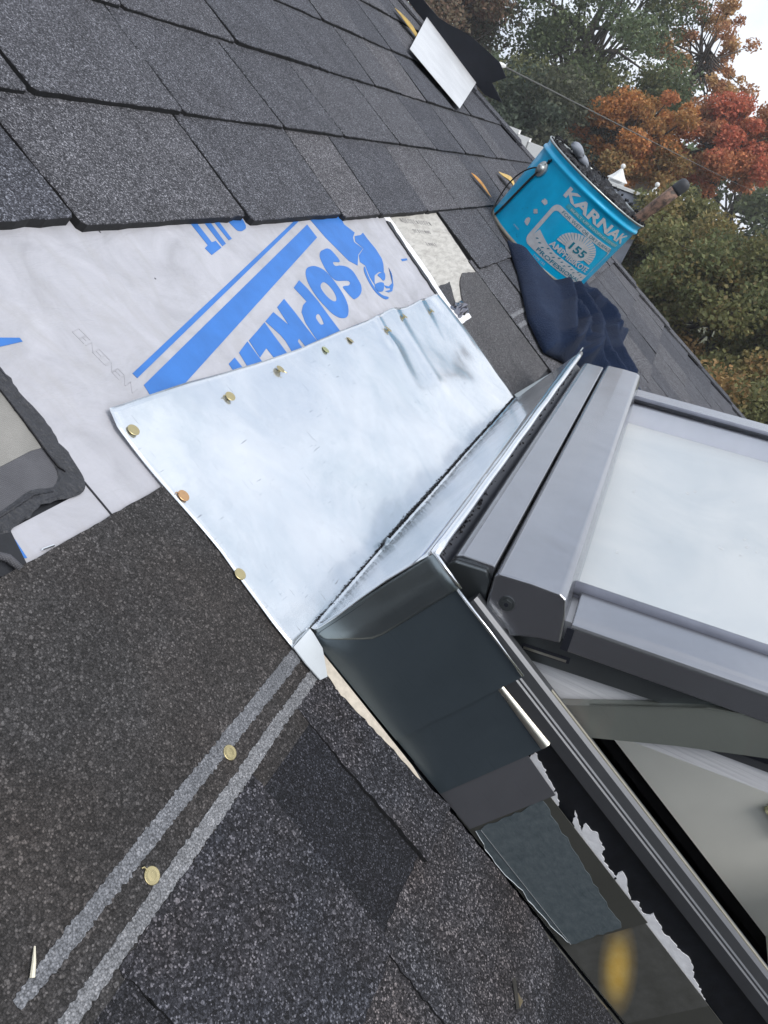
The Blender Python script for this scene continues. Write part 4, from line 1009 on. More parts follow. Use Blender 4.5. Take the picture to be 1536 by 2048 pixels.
def put_text(s, p0, p1, v0, v1, mat, dr, bold=0.0, parent=None, name='lettering'):
    P, F = text2d(s, bold)
    xs = [p[0] for p in P]; ysx = [p[1] for p in P]; a, b, c, d = min(xs), max(xs), min(ysx), max(ysx)
    P = [(p0 + (x - a) / (b - a) * (p1 - p0), v0 + (y - c) / (d - c) * (v1 - v0)) for x, y in P]
    return mk(name, *on_cone(P, F, dr), mat, parent or bucket)
put_text('KARNAK', -9.5, 75, 137.5, 159, m_print, 0.0007, 0.035)
put_text('MFG. CO. SINCE 1933   ROOF COATINGS', -2, 72, 126.5, 130.5, m_print_dk, 0.0007) if False else None
def rrect(p0, p1, v0, v1, r, n=6):
    out = []
    for cx, cy, a0 in ((p1 - r / 2.33, v1 - r, 0), (p0 + r / 2.33, v1 - r, 90), (p0 + r / 2.33, v0 + r, 180), (p1 - r / 2.33, v0 + r, 270)):
        for i in range(n + 1):
            a = math.radians(a0 + 90 * i / n); out.append((cx + r / 2.33 * math.cos(a), cy + r * math.sin(a)))
    return out
ro, ri = rrect(-10, 70, 22, 121, 15), rrect(-6.3, 69.2, 37, 110, 9)
nq = len(ro)
label_frame = mk('label_frame', *on_cone(ro + ri, [(i, (i + 1) % nq, nq + (i + 1) % nq, nq + i) for i in range(nq)], 0.0005), m_print, bucket)
mk('label_line', *on_cone([(-1, 125.5), (72, 125.5), (72, 134), (-1, 134)], [(0, 1, 2, 3)], 0.0005), plain('label_teal', (0.05, 0.33, 0.42), 0.45), bucket)
put_text('BUILT UP ROOFING CEMENT', 4, 70, 127.5, 132, m_print, 0.0008)
put_text('FOR WET OR DRY SURFACES', 0, 69, 112, 118.6, m_print_dk, 0.0010, 0.0, label_frame)
put_text('PROFESSIONAL', 5, 64, 25, 33, m_print_dk, 0.0010, 0.01, label_frame)
put_text('TYPE 155', 6, 20, 12, 17, m_print, 0.0007, 0.0)
put_text('AMPHIBIKOTE', 10, 62, 50.5, 63.5, m_print, 0.0013, 0.03)
# fan emblem
Pf = []; Ff = []
cxf, cyf = 35.0, 73.0
nr = 21
for i in range(nr):
    a0 = math.radians(-8 + 196 * i / nr + 0.9); a1 = math.radians(-8 + 196 * (i + 1) / nr - 0.9)
    k = len(Pf)
    for rr_, a in ((0.42, a0), (1.0, a0), (1.0, a1), (0.42, a1)): Pf.append((cxf + 22.5 * rr_ * math.cos(a), cyf + 37 * rr_ * math.sin(a)))
    Ff.append((k, k + 1, k + 2, k + 3))
k = len(Pf); q = 40
for i in range(q): Pf.append((cxf + 13.5 * math.cos(2 * math.pi * i / q), cyf + 5 + 19 * math.sin(2 * math.pi * i / q)))
Ff.append(tuple(range(k, k + q)))
fan = mk('fan_emblem', *on_cone(Pf, Ff, 0.0007), m_print, bucket)
put_text('155', 25.5, 44.5, 71, 87, m_print_dk, 0.0013, 0.025, fan)
# slanted dashes in the lower band
Pd = []; Fd = []
for i in range(15):
    x = -3 + i * 4.6; yv = 42 - (i % 3) * 3.0; k = len(Pd)
    Pd += [(x, yv), (x + 1.4, yv), (x + 3.2, yv + 3.4), (x + 1.6, yv + 3.4)]; Fd.append((k, k + 1, k + 2, k + 3))
Pb = [(-7, 36), (69, 36), (69, 46), (52, 45), (38, 47), (20, 46), (8, 50), (-5, 60)]
mk('label_band', *on_cone(Pb, [tuple(range(8))], 0.0006), m_print, bucket)
mk('label_dashes', *on_cone(Pd, Fd, 0.0009), m_print_dk, bucket)
for (p, v, sh) in ((-18.3, 104, 0), (-19.2, 78, 1), (-19, 54, 2)):
    if sh == 0: P = [(p - 3, v - 5), (p + 2, v - 5), (p + 3, v + 1), (p + 1, v + 5), (p - 2.5, v + 4), (p - 2.5, v + 2.5), (p + 0.6, v + 2.8), (p + 1.5, v), (p + 0.8, v - 3.4), (p - 1.6, v - 3.4), (p - 1.6, v + 0.5), (p - 3, v + 0.5)]
    elif sh == 1: P = [(p - 2.6, v - 1), (p - 0.6, v - 1), (p - 0.6, v - 5), (p + 0.6, v - 5), (p + 0.6, v - 1), (p + 2.6, v - 1), (p + 2.6, v + 1), (p + 0.6, v + 1), (p + 0.6, v + 5), (p - 0.6, v + 5), (p - 0.6, v + 1), (p - 2.6, v + 1)]
    else: P = [(p - 2, v - 6), (p + 1.5, v - 8), (p + 3.0, v - 7), (p + 1.6, v - 4), (p + 2.2, v + 2), (p + 0.8, v + 7), (p - 1.6, v + 6.5), (p - 2.8, v + 1)]
    mk('label_icon', *on_cone(P, [tuple(range(len(P)))], 0.0006), m_print, bucket)
put_text('KEEP FROM FREEZING', -28, -20, 27, 30, m_print, 0.0006)
# ears and bail
for a in (-45, 135):
    def er(da, v, dr): return bp(a + da, v, dr)
    c0 = Vector(bp(a, 0.140, 0.0)); nrm = (c0 - (B0 + BA * 0.140)).normalized()
    ear = mk('ear', *tube([c0 - nrm * 0.001, c0 + nrm * 0.003, c0 + nrm * 0.0045, c0 + nrm * 0.009, c0 + nrm * 0.0105], [0.0165, 0.0165, 0.010, 0.0075, 0.005], 18), m_worn, bucket)
bail1 = [bp(-45, 0.139, 0.007), bp(-50, 0.130, 0.012), bp(-58, 0.105, 0.016), bp(-63, 0.07, 0.017), bp(-63, 0.03, 0.013), bp(-58, 0.006, 0.010), bp(-52, -0.001, 0.008)]
bail2 = [bp(a, -0.001 - 0.003 * math.sin(math.radians((a + 52) * 0.9)), 0.008) for a in range(-50, 128, 8)] + [bp(133, 0.03, 0.008), bp(135, 0.09, 0.008), bp(135, 0.139, 0.007)]
pth = catmull(bail1 + bail2, 4, closed=False)
m_wire = plain('dark_wire', (0.05, 0.045, 0.04), 0.5, 0.5)
mk('bail_handle', *tube(pth, 0.0016, 8), m_wire, bucket, smooth=True)
mk('bail_handle', *tube(catmull([bp(-44, 0.136, 0.005), bp(-48, 0.11, 0.003), bp(-51, 0.07, 0.003), bp(-54, 0.03, 0.003), bp(-56, 0.008, 0.004)], 4, closed=False), 0.0024, 8), m_wire, bucket, smooth=True)
# tool handle and grey lumps standing in the cement
m_handle = M('worn_wood_handle'); vh = m_handle.obj((1, 1, 1))
m_handle.set(Base_Color=m_handle.mix(m_handle.ramp(m_handle.noise(vh, 60, 5, 0.7), [(0.45, 0.0), (0.6, 0.9)]), (0.27, 0.165, 0.12), (0.05, 0.043, 0.04)), Roughness=0.65)
hnd = thing('trowel_handle', 'worn brown wooden tool handle with dark tip sticking out of the bucket', 'tool handle', (1.905, 0.03, 0.19))
ht = [(1.906, 0.042, 0.175), (1.903, 0.030, 0.235), (1.902, 0.0285, 0.285), (1.901, 0.0275, 0.318)]
mk('grip', *tube(ht, [0.0105, 0.0112, 0.0125, 0.0128], 18), m_handle.m, hnd, smooth=True)
mk('dark_tip', *tube([(1.901, 0.0275, 0.316), (1.901, 0.0273, 0.322), (1.9005, 0.0270, 0.334), (1.900, 0.0270, 0.341), (1.900, 0.0270, 0.345), (1.900, 0.0270, 0.3465)], [0.0130, 0.0133, 0.0133, 0.0118, 0.0080, 0.002], 18), plain('dark_grey_tip', (0.05, 0.052, 0.058), 0.6), hnd, smooth=True)
rag = thing('grey_rag', 'two grey rounded rag lumps lying at the back of the bucket rim', 'rag', (1.95, 0.22, 0.19))
for c, r_ in (((1.975, 0.232, 0.207), 0.015), ((1.985, 0.208, 0.202), 0.0135)):
    V = []; F = []
    for j in range(11):
        th_ = math.pi * j / 10
        for i in range(16):
            a = 2 * math.pi * i / 16
            rr_ = r_ * (1 + 0.08 * math.sin(3 * a + j)); V.append((c[0] + rr_ * 0.8 * math.sin(th_) * math.cos(a), c[1] + rr_ * 1.25 * math.cos(th_), c[2] + rr_ * 0.75 * math.sin(th_) * math.sin(a)))
    for j in range(10): F += [(j * 16 + i, j * 16 + (i + 1) % 16, (j + 1) * 16 + (i + 1) % 16, (j + 1) * 16 + i) for i in range(16)]
    mk('lump', V, F, plain('grey_cloth', (0.27, 0.29, 0.33), 0.9), rag, smooth=True)

# ------------------------------------------------------------------ navy garment under the bucket
XL = [(-0.34, 1.70), (-0.25, 1.64), (-0.20, 1.61), (-0.14, 1.585), (-0.105, 1.535), (-0.06, 1.455), (0.005, 1.505), (0.05, 1.590), (0.092, 1.675), (0.15, 1.76), (0.20, 1.83), (0.225, 1.88)]
XR = [(-0.34, 1.84), (-0.25, 1.90), (-0.205, 1.93), (-0.185, 1.99), (-0.170, 2.06), (-0.155, 2.10), (-0.142, 2.05), (-0.115, 2.085), (-0.089, 2.13), (-0.049, 2.17), (0.0, 2.17), (0.05, 2.14), (0.12, 2.08), (0.18, 2.00), (0.225, 1.93)]
RIDGE = [  # crests of the folds: path, height, half width
 ([(1.717, 0.025), (1.603, -0.006), (1.493, -0.034), (1.43, -0.054)], 0.012, 0.040),
 ([(1.757, 0.02), (1.691, -0.02), (1.589, -0.043), (1.514, -0.062), (1.508, -0.078), (1.589, -0.079), (1.693, -0.069), (1.705, -0.053), (1.697, -0.027)], 0.034, 0.0110),
 ([(1.80, 0.0), (1.777, -0.025), (1.767, -0.053), (1.759, -0.075), (1.721, -0.097), (1.615, -0.116), (1.567, -0.121)], 0.040, 0.013),
 ([(1.85, 0.0), (1.871, -0.015), (1.904, -0.045), (1.945, -0.074), (1.949, -0.105)], 0.044, 0.014),
 ([(1.92, -0.01), (1.96, -0.02), (2.048, -0.038), (2.065, -0.064), (2.009, -0.085)], 0.026, 0.016),
 ([(1.844, -0.066), (1.773, -0.093), (1.753, -0.108), (1.70, -0.14), (1.68, -0.2)], 0.030, 0.014),
 ([(1.652, -0.076), (1.646, -0.099), (1.632, -0.11), (1.63, -0.16)], 0.022, 0.013),
 ([(1.99, -0.10), (1.948, -0.121), (1.881, -0.14), (1.80, -0.165), (1.76, -0.22)], 0.032, 0.018),
 ([(1.935, -0.133), (2.004, -0.151), (2.04, -0.160)], 0.030, 0.022),
 ([(1.56, -0.05), (1.60, -0.10), (1.66, -0.17)], 0.014, 0.02)]
def zbase(x, y): return 0.020 - (BA.x * (x - B0.x) + BA.y * (y - B0.y)) / BA.z
NS, NT = 170, 150
gx = np.zeros((NT + 1, NS + 1)); gy = gx.copy(); ed = gx.copy()
for j in range(NT + 1):
    t = j / NT; y0 = -0.34 + 0.565 * t
    xl, xr = interp(XL, y0), interp(XR, y0)
    wob_ = 0.003 * math.sin(y0 * 40)
    for i in range(NS + 1):
        s_ = i / NS; gx[j, i] = xl + wob_ + (xr - xl) * s_; gy[j, i] = y0
        ed[j, i] = min(max(0.0, min(1, min(s_, 1 - s_) * (xr - xl) / 0.045)), max(0, min(1, min(t, 1 - t) / 0.05)))
prof_ = np.sin(ed * math.pi / 2) ** 0.55
lower = np.clip((0.075 - gy) / 0.12, 0, 1)
gz = 0.022 + 0.006 * np.sin(gx * 14 + 2) + 0.004 * lower
for path, hh, ww in RIDGE:
    best = np.full(gx.shape, 9.0)
    for a_, b_ in zip(path[:-1], path[1:]):
        ax_, ay_ = b_[0] - a_[0], b_[1] - a_[1]; L2 = ax_ * ax_ + ay_ * ay_
        tt = np.clip(((gx - a_[0]) * ax_ + (gy - a_[1]) * ay_) / L2, 0, 1)
        best = np.minimum(best, np.hypot(gx - a_[0] - ax_ * tt, gy - a_[1] - ay_ * tt))
    gz = np.maximum(gz, 0.55 * gz + 0.45 * 0.022 + hh * np.exp(-(best / ww) ** 1.5)) + 0.12 * hh * np.exp(-(best / (ww * 2)) ** 2)
gz = 0.008 + prof_ * (gz + 0.0006 * np.sin(gx * 90 + 6 * np.sin(gy * 40)) * lower)
dd = np.hypot(gx - B0.x, gy - B0.y); lim = 0.020 - (BA.x * (gx - B0.x) + BA.y * (gy - B0.y)) / BA.z - 0.0025
w_ = np.clip((0.150 - dd) / 0.02, 0, 1)
gz = gz * (1 - w_) + np.minimum(gz, lim) * w_
gz = np.maximum(gz, 0.0085)
V = np.stack([gx, gy, gz], -1).reshape(-1, 3).tolist(); F = []
for j in range(NT):
    F += [(j * (NS + 1) + i, j * (NS + 1) + i + 1, (j + 1) * (NS + 1) + i + 1, (j + 1) * (NS + 1) + i) for i in range(NS)]
km = M('navy_fleece'); vv = km.obj()
km.set(Base_Color=km.ramp(km.noise(vv, 18, 5, 0.6), [(0.3, (0.010, 0.019, 0.046)), (0.7, (0.018, 0.031, 0.068))]), Roughness=0.95, Sheen_Weight=0.06, Specular_IOR_Level=0.1)
km.bump(km.noise(vv, 260, 5, 0.75), 0.9, 0.004)
cloth = solid(mk('navy_garment', V, F, km.m, None, (1.7, 0, 0), smooth=True, label='crumpled navy blue sweatshirt wedged under the turquoise bucket', cat='garment'), 0.004)

# ------------------------------------------------------------------ leaves, loose sheet, felt flap
def leaf(name, x, y, z, L, w, ang, lift, mat, label, seed):
    r4 = random.Random(seed); V = []; F = []; n = 8
    ca, sa = math.cos(ang), math.sin(ang)
    for i in range(n + 1):
        t = i / n; hw = w * math.sin(math.pi * min(0.98, t * 0.96 + 0.02)) ** 0.8 * (1 + 0.15 * r4.uniform(-1, 1))
        for sgn in (-1, 0, 1):
            a = (t - 0.5) * L; b = sgn * hw
            V.append((x + a * ca - b * sa, y + a * sa + b * ca, z + lift * (0.45 * abs(sgn) * math.sin(math.pi * t) + 0.25 * math.sin(t * 5))))
    for i in range(n):
        for j in range(2): a = i * 3 + j; F.append((a, a + 1, a + 4, a + 3))
    return solid(mk(name, V, F, mat, None, (x, y, z), smooth=True, label=label, cat='leaf', group='fallen leaves on the shingles'), 0.0006)
m_leaf_o = plain('leaf_orange', (0.62, 0.27, 0.03), 0.55, 0, 0.35, 60)
m_leaf_y = plain('leaf_tan', (0.60, 0.40, 0.12), 0.6, 0, 0.3, 60)
m_leaf_b = plain('leaf_yellow_brown', (0.42, 0.27, 0.04), 0.6, 0, 0.35, 60)
leaf('fallen_leaf', 1.905, 0.305, 0.011, 0.070, 0.014, math.radians(-70), 0.004, m_leaf_o, 'orange curled leaf on the shingles left of the bucket', 1)
leaf('fallen_leaf', 2.19, 0.316, 0.016, 0.060, 0.026, math.radians(100), 0.014, m_leaf_y, 'tan leaf half hidden behind the bucket handle wire', 2)
leaf('fallen_leaf', 2.40, 0.83, 0.014, 0.12, 0.034, math.radians(-80), 0.006, m_leaf_b, 'yellow brown leaf pile beside the loose metal sheet', 3)
m_zinc = metal('weathered_zinc', (0.62, 0.63, 0.64), 0.5, 0.12, 0.1, metallic=0.35)
ls = mk('loose_flashing_sheet', *prism([(2.80, 0.950), (2.874, 0.717), (2.238, 0.540), (2.160, 0.710)], 0.0185, 0.0195), m_zinc, None, (2.5, 0.73, 0.012), label='loose pale metal flashing sheet lying near the top of the hip', cat='metal sheet')
FP = [(1.30, 0.02), (1.16, 0.045), (1.052, 0.03), (0.994, 0.040), (0.913, 0.045), (0.803, 0.088), (0.689, 0.109), (0.643, 0.098), (0.662, 0.056), (0.597, 0.045), (0.650, 0.018), (0.80, 0.008), (1.0, 0.004), (1.30, 0.004)]
FP = jag(FP, 0.03, 0.0012, random.Random(4))
fl = mk('felt_flap', *extr(FP, lambda a, b, s: (2.795 + s + 0.25 * (0.7 - a) * 0.4, a, b), 0.0, 0.006), m_black_felt, None, (2.75, 0.8, 0.01), label='curled black felt flap standing along the hip behind the metal sheet', cat='felt'); recalc(fl)

# ------------------------------------------------------------------ ground, neighbours, wire (world space)
def kind(o, k): o['kind'] = k; return o
gk = M('grass_ground'); gv = gk.obj()
gk.set(Base_Color=gk.ramp(gk.noise(gv, 0.6, 6, 0.6), [(0.3, (0.035, 0.045, 0.018)), (0.7, (0.09, 0.085, 0.035))]), Roughness=0.95)
kind(mk('ground', [(-90, -150, 0), (220, -150, 0), (220, 150, 0), (-90, 150, 0)], [(0, 1, 2, 3)], gk.m, None, (0, 0, 0), world_space=True), 'structure')
hw = thing('house_walls', 'pale clapboard walls of the house under the shingle roof', 'house', (0, 0, 0), world_space=True)
mk('wall', *merge(box(-6, 5.2, -1.3, 3.4, 0, 4.6)), plain('clapboard', (0.55, 0.54, 0.50), 0.7), hw)
m_nroof = plain('neighbour_shingles', (0.075, 0.085, 0.105), 0.85, 0, 0.25, 3.0)
m_nwall = plain('neighbour_siding', (0.50, 0.49, 0.46), 0.8)
m_wtrim = plain('white_trim', (0.74, 0.74, 0.72), 0.6)
m_glaze = plain('dark_pane', (0.03, 0.035, 0.04), 0.1)
def gable_house(name, label, x0, x1, y0, y1, zr, ze, roofm, wallm):
    t = thing(name, label, 'house', ((x0 + x1) / 2, (y0 + y1) / 2, 0), world_space=True)
    xm = (x0 + x1) / 2
    V = [(x0 + 0.3, y0 + 0.3, 0), (x1 - 0.3, y0 + 0.3, 0), (x1 - 0.3, y1 - 0.3, 0), (x0 + 0.3, y1 - 0.3, 0), (x0 + 0.3, y0 + 0.3, ze + 0.1), (x1 - 0.3, y0 + 0.3, ze + 0.1), (x1 - 0.3, y1 - 0.3, ze + 0.1), (x0 + 0.3, y1 - 0.3, ze + 0.1), (xm, y0 + 0.3, zr - 0.1), (xm, y1 - 0.3, zr - 0.1)]
    mk('wall', V, [(0, 1, 5, 8, 4), (1, 2, 6, 5), (2, 3, 7, 9, 6), (3, 0, 4, 7)], wallm, t)
    sl = lambda xa, za, xb, zb: [(xa, y0, za), (xa, y1, za), (xb, y1, zb), (xb, y0, zb)]
    rp = []
    for P in (sl(x0, ze, xm, zr), sl(xm, zr, x1, ze)):
        v = P + [(a, b, c - 0.12) for a, b, c in P]; rp.append((v, [(0, 3, 2, 1), (4, 5, 6, 7), (0, 1, 5, 4), (1, 2, 6, 5), (2, 3, 7, 6), (3, 0, 4, 7)]))
    rf = recalc(mk('roof', *merge(*rp), roofm, t))
    mk('ridge_cap', *box(xm - 0.10, xm + 0.10, y0, y1, zr - 0.02, zr + 0.045), m_wtrim, rf)
    for yy in np.linspace(y0 + 1.2, y1 - 1.2, 3):
        w_ = mk('window', *box(x0 + 0.26, x0 + 0.33, yy - 0.4, yy + 0.4, 2.2, 3.4), m_wtrim, t)
        mk('pane', *box(x0 + 0.25, x0 + 0.262, yy - 0.33, yy + 0.33, 2.27, 3.33), m_glaze, w_)
    return t
def cupola(parent, x, y, z, w, hgt):
    V = []; F = []; n = 8; prof = [(1.0, 0.0), (1.0, 0.06), (0.72, 0.22), (0.48, 0.42), (0.26, 0.64), (0.12, 0.78), (0.06, 0.88)]
    for r_, h in prof:
        for i in range(n):
            a = 2 * math.pi * (i + 0.5) / n; V.append((x + r_ * w / 2 * math.cos(a), y + r_ * w / 2 * math.sin(a), z + h * hgt))
    for k in range(len(prof) - 1): F += [(k * n + i, k * n + (i + 1) % n, (k + 1) * n + (i + 1) % n, (k + 1) * n + i) for i in range(n)]
    c = mk('cupola', V, F, m_wtrim, parent)
    mk('cupola_base', *box(x - w * 0.36, x + w * 0.36, y - w * 0.36, y + w * 0.36, z - 0.6, z + 0.001), m_wtrim, c)
    V = []; F = []
    for j in range(9):
        th_ = math.pi * j / 8
        for i in range(12): a = 2 * math.pi * i / 12; V.append((x + 0.055 * math.sin(th_) * math.cos(a), y + 0.055 * math.sin(th_) * math.sin(a), z + hgt * 0.95 + 0.055 * math.cos(th_)))
    for j in range(8): F += [(j * 12 + i, j * 12 + (i + 1) % 12, (j + 1) * 12 + (i + 1) % 12, (j + 1) * 12 + i) for i in range(12)]
    mk('finial', V, F, m_wtrim, c, smooth=True)
    return c
nb = gable_house('neighbour_house', 'neighbouring house with slate grey roof and small white cupola behind the bucket', 17.0, 23.0, 0.62, 6.0, 6.24, 4.5, m_nroof, m_nwall)
cupola(nb, 20.5, 1.60, 6.34, 0.50, 0.33)
cupola(nb, 20.9, 0.75, 6.22, 0.36, 0.34)
for i, (ya, yb_, za) in enumerate(((4.10, 3.80, 6.62), (3.82, 3.52, 6.54), (3.54, 3.18, 6.47))):
    mk('parapet_step', *box(18.9, 19.1, yb_, ya, 5.9, za), m_wtrim, nb)
gable_house('brown_roof_house', 'house with weathered tan roof farther back between the trees', 25.0, 30.0, 0.7, 4.4, 6.62, 5.0, plain('tan_shingles', (0.24, 0.19, 0.14), 0.9, 0, 0.2, 4), m_nwall)
wp = []
for i in range(41):
    t = i / 40; wp.append((3.4 + 56.6 * t, 0.69 - 5.4 * t, 6.96 + 0.70 * t - 0.25 * 4 * t * (1 - t) * 0.3))
mk('overhead_cable', *tube(wp, 0.0032, 6), plain('cable_grey', (0.10, 0.10, 0.095), 0.7), None, (3.4, 0.69, 6.96), world_space=True, label='thin grey overhead cable running from the hip across the trees', cat='cable')
mk('cable_clamp', *tube([(3.33, 0.69, 6.955), (3.38, 0.685, 6.958), (3.43, 0.683, 6.962)], [0.008, 0.011, 0.007], 8), m_wtrim, None, (3.38, 0.69, 6.95), world_space=True, label='small white clamp holding the cable at the felt flap', cat='clamp')

# ------------------------------------------------------------------ trees
def leaf_mat(name):
    k = M(name); at = k.n('ShaderNodeVertexColor'); at.layer_name = 'leaf_colour'
    k.set(Base_Color=at.outputs['Color'], Roughness=0.6, Specular_IOR_Level=0.25)
    tr = k.n('ShaderNodeBsdfTranslucent'); k.t.links.new(at.outputs['Color'], tr.inputs['Color'])
    mxs = k.n('ShaderNodeMixShader'); mxs.inputs[0].default_value = 0.35
    k.t.links.new(k.b.outputs[0], mxs.inputs[1]); k.t.links.new(tr.outputs[0], mxs.inputs[2]); k.t.links.new(mxs.outputs[0], k.out.inputs['Surface'])
    return k.m
m_leaves = leaf_mat('leaves')
m_bark = plain('bark', (0.07, 0.058, 0.048), 0.9, 0, 0.35, 9, 0.02)
PAL = {
 'green': [((0.12, 0.15, 0.07), 5), ((0.09, 0.125, 0.06), 4), ((0.18, 0.18, 0.075), 2)],
 'rust': [((0.10, 0.115, 0.07), 4), ((0.21, 0.10, 0.07), 3), ((0.16, 0.11, 0.07), 2)],
 'dark': [((0.045, 0.065, 0.045), 4), ((0.06, 0.08, 0.05), 3), ((0.09, 0.09, 0.05), 1)],
 'yellow': [((0.40, 0.23, 0.09), 4), ((0.46, 0.29, 0.12), 3), ((0.36, 0.16, 0.08), 3)],
 'orange': [((0.42, 0.18, 0.05), 4), ((0.36, 0.19, 0.06), 3), ((0.26, 0.19, 0.07), 3), ((0.44, 0.15, 0.06), 2)],
 'red': [((0.46, 0.125, 0.07), 5), ((0.44, 0.18, 0.075), 4), ((0.30, 0.17, 0.08), 2)],
 'olive': [((0.15, 0.15, 0.055), 5), ((0.11, 0.13, 0.05), 4), ((0.21, 0.16, 0.055), 2), ((0.28, 0.15, 0.055), 1)],
}
def tree(name, label, c, rad, nleaf, size, pal, seed, nclump=34, clumpr=0.30, trunk=0.16):
    rg = np.random.default_rng(seed)
    t = thing(name, label, 'tree', (c[0], c[1], 0), 'autumn trees beyond the roof', world_space=True)
    d = rg.normal(size=(nclump, 3)); d /= np.linalg.norm(d, axis=1)[:, None]
    rr_ = rg.uniform(0.25, 0.95, nclump) ** 0.6
    cc = np.array(c) + d * rr_[:, None] * np.array(rad)
    cr_ = np.array(rad).mean() * clumpr * rg.uniform(0.6, 1.35, nclump)
    lift = lambda k: tuple(np.array(k) * 1.12 + 0.012)
    wts = np.array([w for _, w in PAL[pal]], float); wts /= wts.sum()
    cols = np.array([lift(k) for k, _ in PAL[pal]])
    ccol = cols[rg.choice(len(cols), nclump, p=wts)]
    idx = rg.choice(nclump, nleaf, p=cr_ ** 2 / (cr_ ** 2).sum())
    e = rg.normal(size=(nleaf, 3)); e /= np.linalg.norm(e, axis=1)[:, None]
    pos = cc[idx] + e * (cr_[idx] * rg.uniform(0.15, 1.15, nleaf) ** 0.6)[:, None] * np.array([1.1, 1.1, 0.8])
    nrm = rg.normal(size=(nleaf, 3)) + np.array([0, 0, 0.7]); nrm /= np.linalg.norm(nrm, axis=1)[:, None]
    a = np.cross(nrm, rg.normal(size=(nleaf, 3))); a /= np.linalg.norm(a, axis=1)[:, None]; b = np.cross(nrm, a)
    s = size * rg.uniform(0.55, 1.3, nleaf)[:, None]
    # pointed leaf: base, two sides, tip, slightly folded
    q = np.stack([pos - a * s * 0.5, pos + b * s * 0.34 + nrm * s * 0.08, pos + a * s * 0.55, pos - b * s * 0.34 + nrm * s * 0.08], 1).reshape(-1, 3)
    base = np.array((c[0], c[1], 0.0))
    me = bpy.data.meshes.new('crown')
    me.vertices.add(len(q)); me.vertices.foreach_set('co', (q - base).astype(np.float32).ravel())
    me.loops.add(len(q)); me.loops.foreach_set('vertex_index', np.arange(len(q), dtype=np.int32))
    me.polygons.add(nleaf); me.polygons.foreach_set('loop_start', np.arange(0, len(q), 4, dtype=np.int32))
    me.update(calc_edges=True)
    lc = ccol[idx] * 0.65 + cols[rg.choice(len(cols), nleaf, p=wts)] * 0.35
    lc = lc * rg.uniform(0.7, 1.35, nleaf)[:, None]
    ca = me.color_attributes.new('leaf_colour', 'FLOAT_COLOR', 'CORNER')
    ca.data.foreach_set('color', np.repeat(np.concatenate([lc, np.ones((nleaf, 1))], 1), 4, axis=0).astype(np.float32).ravel())
    me.materials.append(m_leaves)
    o = bpy.data.objects.new('crown', me); COL.objects.link(o); o.parent = t
    top = Vector((c[0], c[1], c[2] + rad[2] * 0.45))
    parts = [tube([(c[0] + 0.2, c[1] - 0.1, -0.1), (c[0] + 0.1, c[1], c[2] * 0.35), (c[0] - 0.05, c[1] + 0.1, c[2] - rad[2] * 0.4), tuple(top)], [trunk * 1.3, trunk, trunk * 0.7, trunk * 0.15], 9)]
    for i in range(0, nclump):
        f0 = rg.uniform(0.2, 0.85); st_ = Vector((c[0] - 0.03, c[1] + 0.08, c[2] - rad[2] * 0.75)).lerp(top, f0)
        en = Vector(cc[i]); mid = st_.lerp(en, 0.5) + Vector(rg.normal(size=3) * 0.12)
        parts.append(tube([tuple(st_), tuple(mid), tuple(en)], [trunk * 0.32, trunk * 0.2, trunk * 0.05], 5))
    mk('trunk', *merge(*parts), m_bark, t, smooth=True)
    return t
tree('green_tree', 'tall grey green tree rising highest behind the bucket', (27.5, 4.6, 8.6), (2.6, 3.0, 4.6), 60000, 0.115, 'green', 1, 90, 0.19, 0.22)
tree('rust_tree', 'green and rust red tree behind the felt flap', (26.0, 8.6, 8.2), (2.4, 2.7, 3.8), 42000, 0.115, 'rust', 2, 70, 0.2)
tree('dark_evergreen', 'low dark green tree just above the bucket rim', (24.5, 4.6, 5.8), (1.8, 2.4, 2.1), 30000, 0.115, 'dark', 3, 36, 0.32)
tree('yellow_tree', 'sparse golden tree with open sky between its twigs', (29.0, 1.4, 9.9), (1.3, 1.7, 2.2), 11000, 0.10, 'yellow', 4, 60, 0.14, 0.12)
tree('orange_maple', 'orange maple left of the red one', (25.0, 1.9, 7.3), (1.5, 1.7, 1.5), 34000, 0.095, 'orange', 5, 60, 0.22)
tree('red_maple', 'red maple at the right edge below the sky', (26.0, -0.5, 7.9), (1.6, 1.6, 1.4), 30000, 0.095, 'red', 6, 60, 0.22)
tree('olive_tree', 'olive and brown oak filling the right edge past the hip', (16.0, -1.7, 5.2), (1.8, 2.0, 2.3), 60000, 0.085, 'olive', 7, 100, 0.19, 0.15)
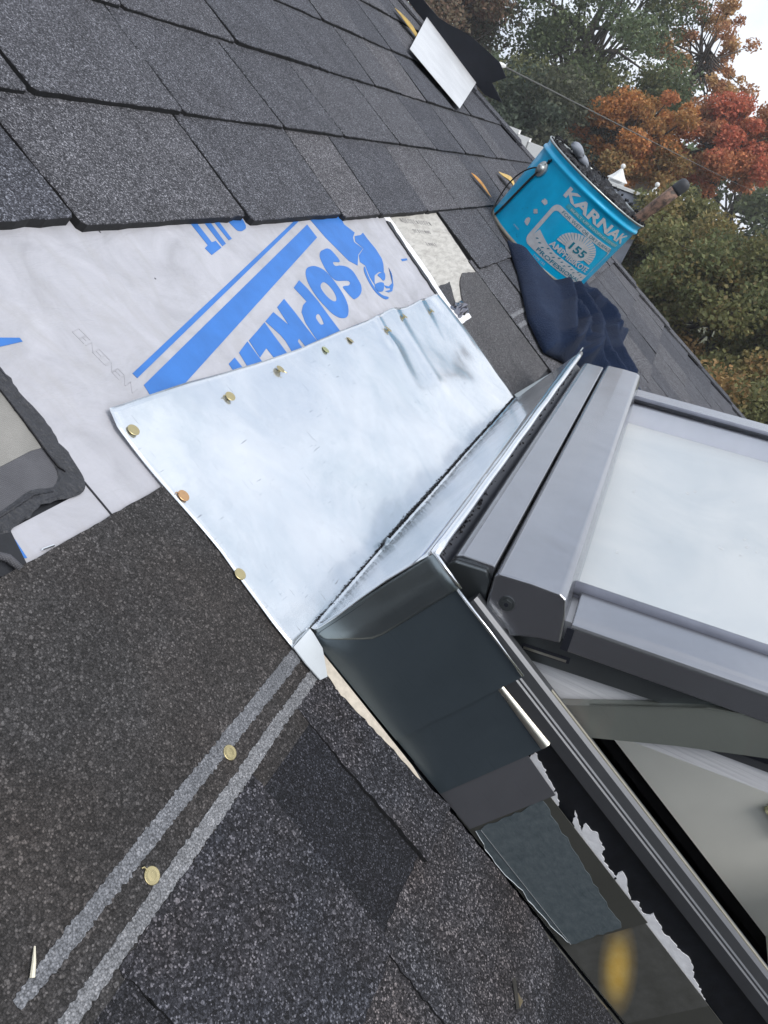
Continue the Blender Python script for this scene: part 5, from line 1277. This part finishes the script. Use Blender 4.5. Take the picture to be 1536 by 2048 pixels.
tree('olive_tree', 'lower olive oak beside the hip at the right edge', (13.5, -2.6, 3.3), (1.8, 1.9, 2.0), 46000, 0.08, 'olive', 8, 80, 0.21, 0.14)
tree('olive_tree', 'olive tree below the orange maple, behind the tool handle', (20.0, 0.1, 5.4), (1.4, 1.2, 1.25), 22000, 0.095, 'olive', 9, 50, 0.24)
tree('green_tree', 'hazy green tree filling the gap behind the red maple', (36.0, -1.6, 6.2), (2.6, 3.2, 3.2), 16000, 0.22, 'green', 10, 36, 0.3)
tree('green_tree', 'far green tree seen through the rust red one', (38.0, 11.0, 7.4), (3.0, 3.6, 3.6), 16000, 0.24, 'green', 12, 36, 0.3)
tree('green_tree', 'far green tree low behind the neighbouring roof', (40.0, 5.0, 6.2), (3.0, 4.2, 3.6), 16000, 0.24, 'dark', 13, 36, 0.3)

# unseen evergreens added behind the camera so the near metal reflects something dark
tree('added_evergreen', 'added dense dark evergreen close behind the near end of the roof', (-9.5, -1.5, 6.0), (2.6, 4.0, 4.3), 15000, 0.42, 'dark', 21, 50, 0.34, 0.25)
tree('added_evergreen', 'second added dense dark evergreen behind the near end, farther up the slope', (-10.0, 5.0, 6.5), (2.6, 4.0, 4.6), 13000, 0.42, 'dark', 22, 50, 0.34, 0.25)
tree('added_evergreen', 'third added dense dark evergreen behind the near end, down the slope', (-9.0, -8.0, 5.2), (2.6, 4.0, 4.0), 12000, 0.42, 'dark', 23, 50, 0.34, 0.25)

# ------------------------------------------------------------------ thin autumn haze
hz = mk('haze', *box(-95, 225, -155, 155, -1.0, 18.0), None, None, (0, 0, 0), world_space=True)
hm = bpy.data.materials.new('haze_air'); hm.use_nodes = True
for n in list(hm.node_tree.nodes): hm.node_tree.nodes.remove(n)
ho = hm.node_tree.nodes.new('ShaderNodeOutputMaterial'); hv = hm.node_tree.nodes.new('ShaderNodeVolumePrincipled')
hv.inputs['Color'].default_value = (0.93, 0.95, 0.97, 1); hv.inputs['Density'].default_value = 0.0020; hv.inputs['Anisotropy'].default_value = 0.2
hm.node_tree.links.new(hv.outputs[0], ho.inputs['Volume'])
hz.data.materials.append(hm); hz['kind'] = 'stuff'
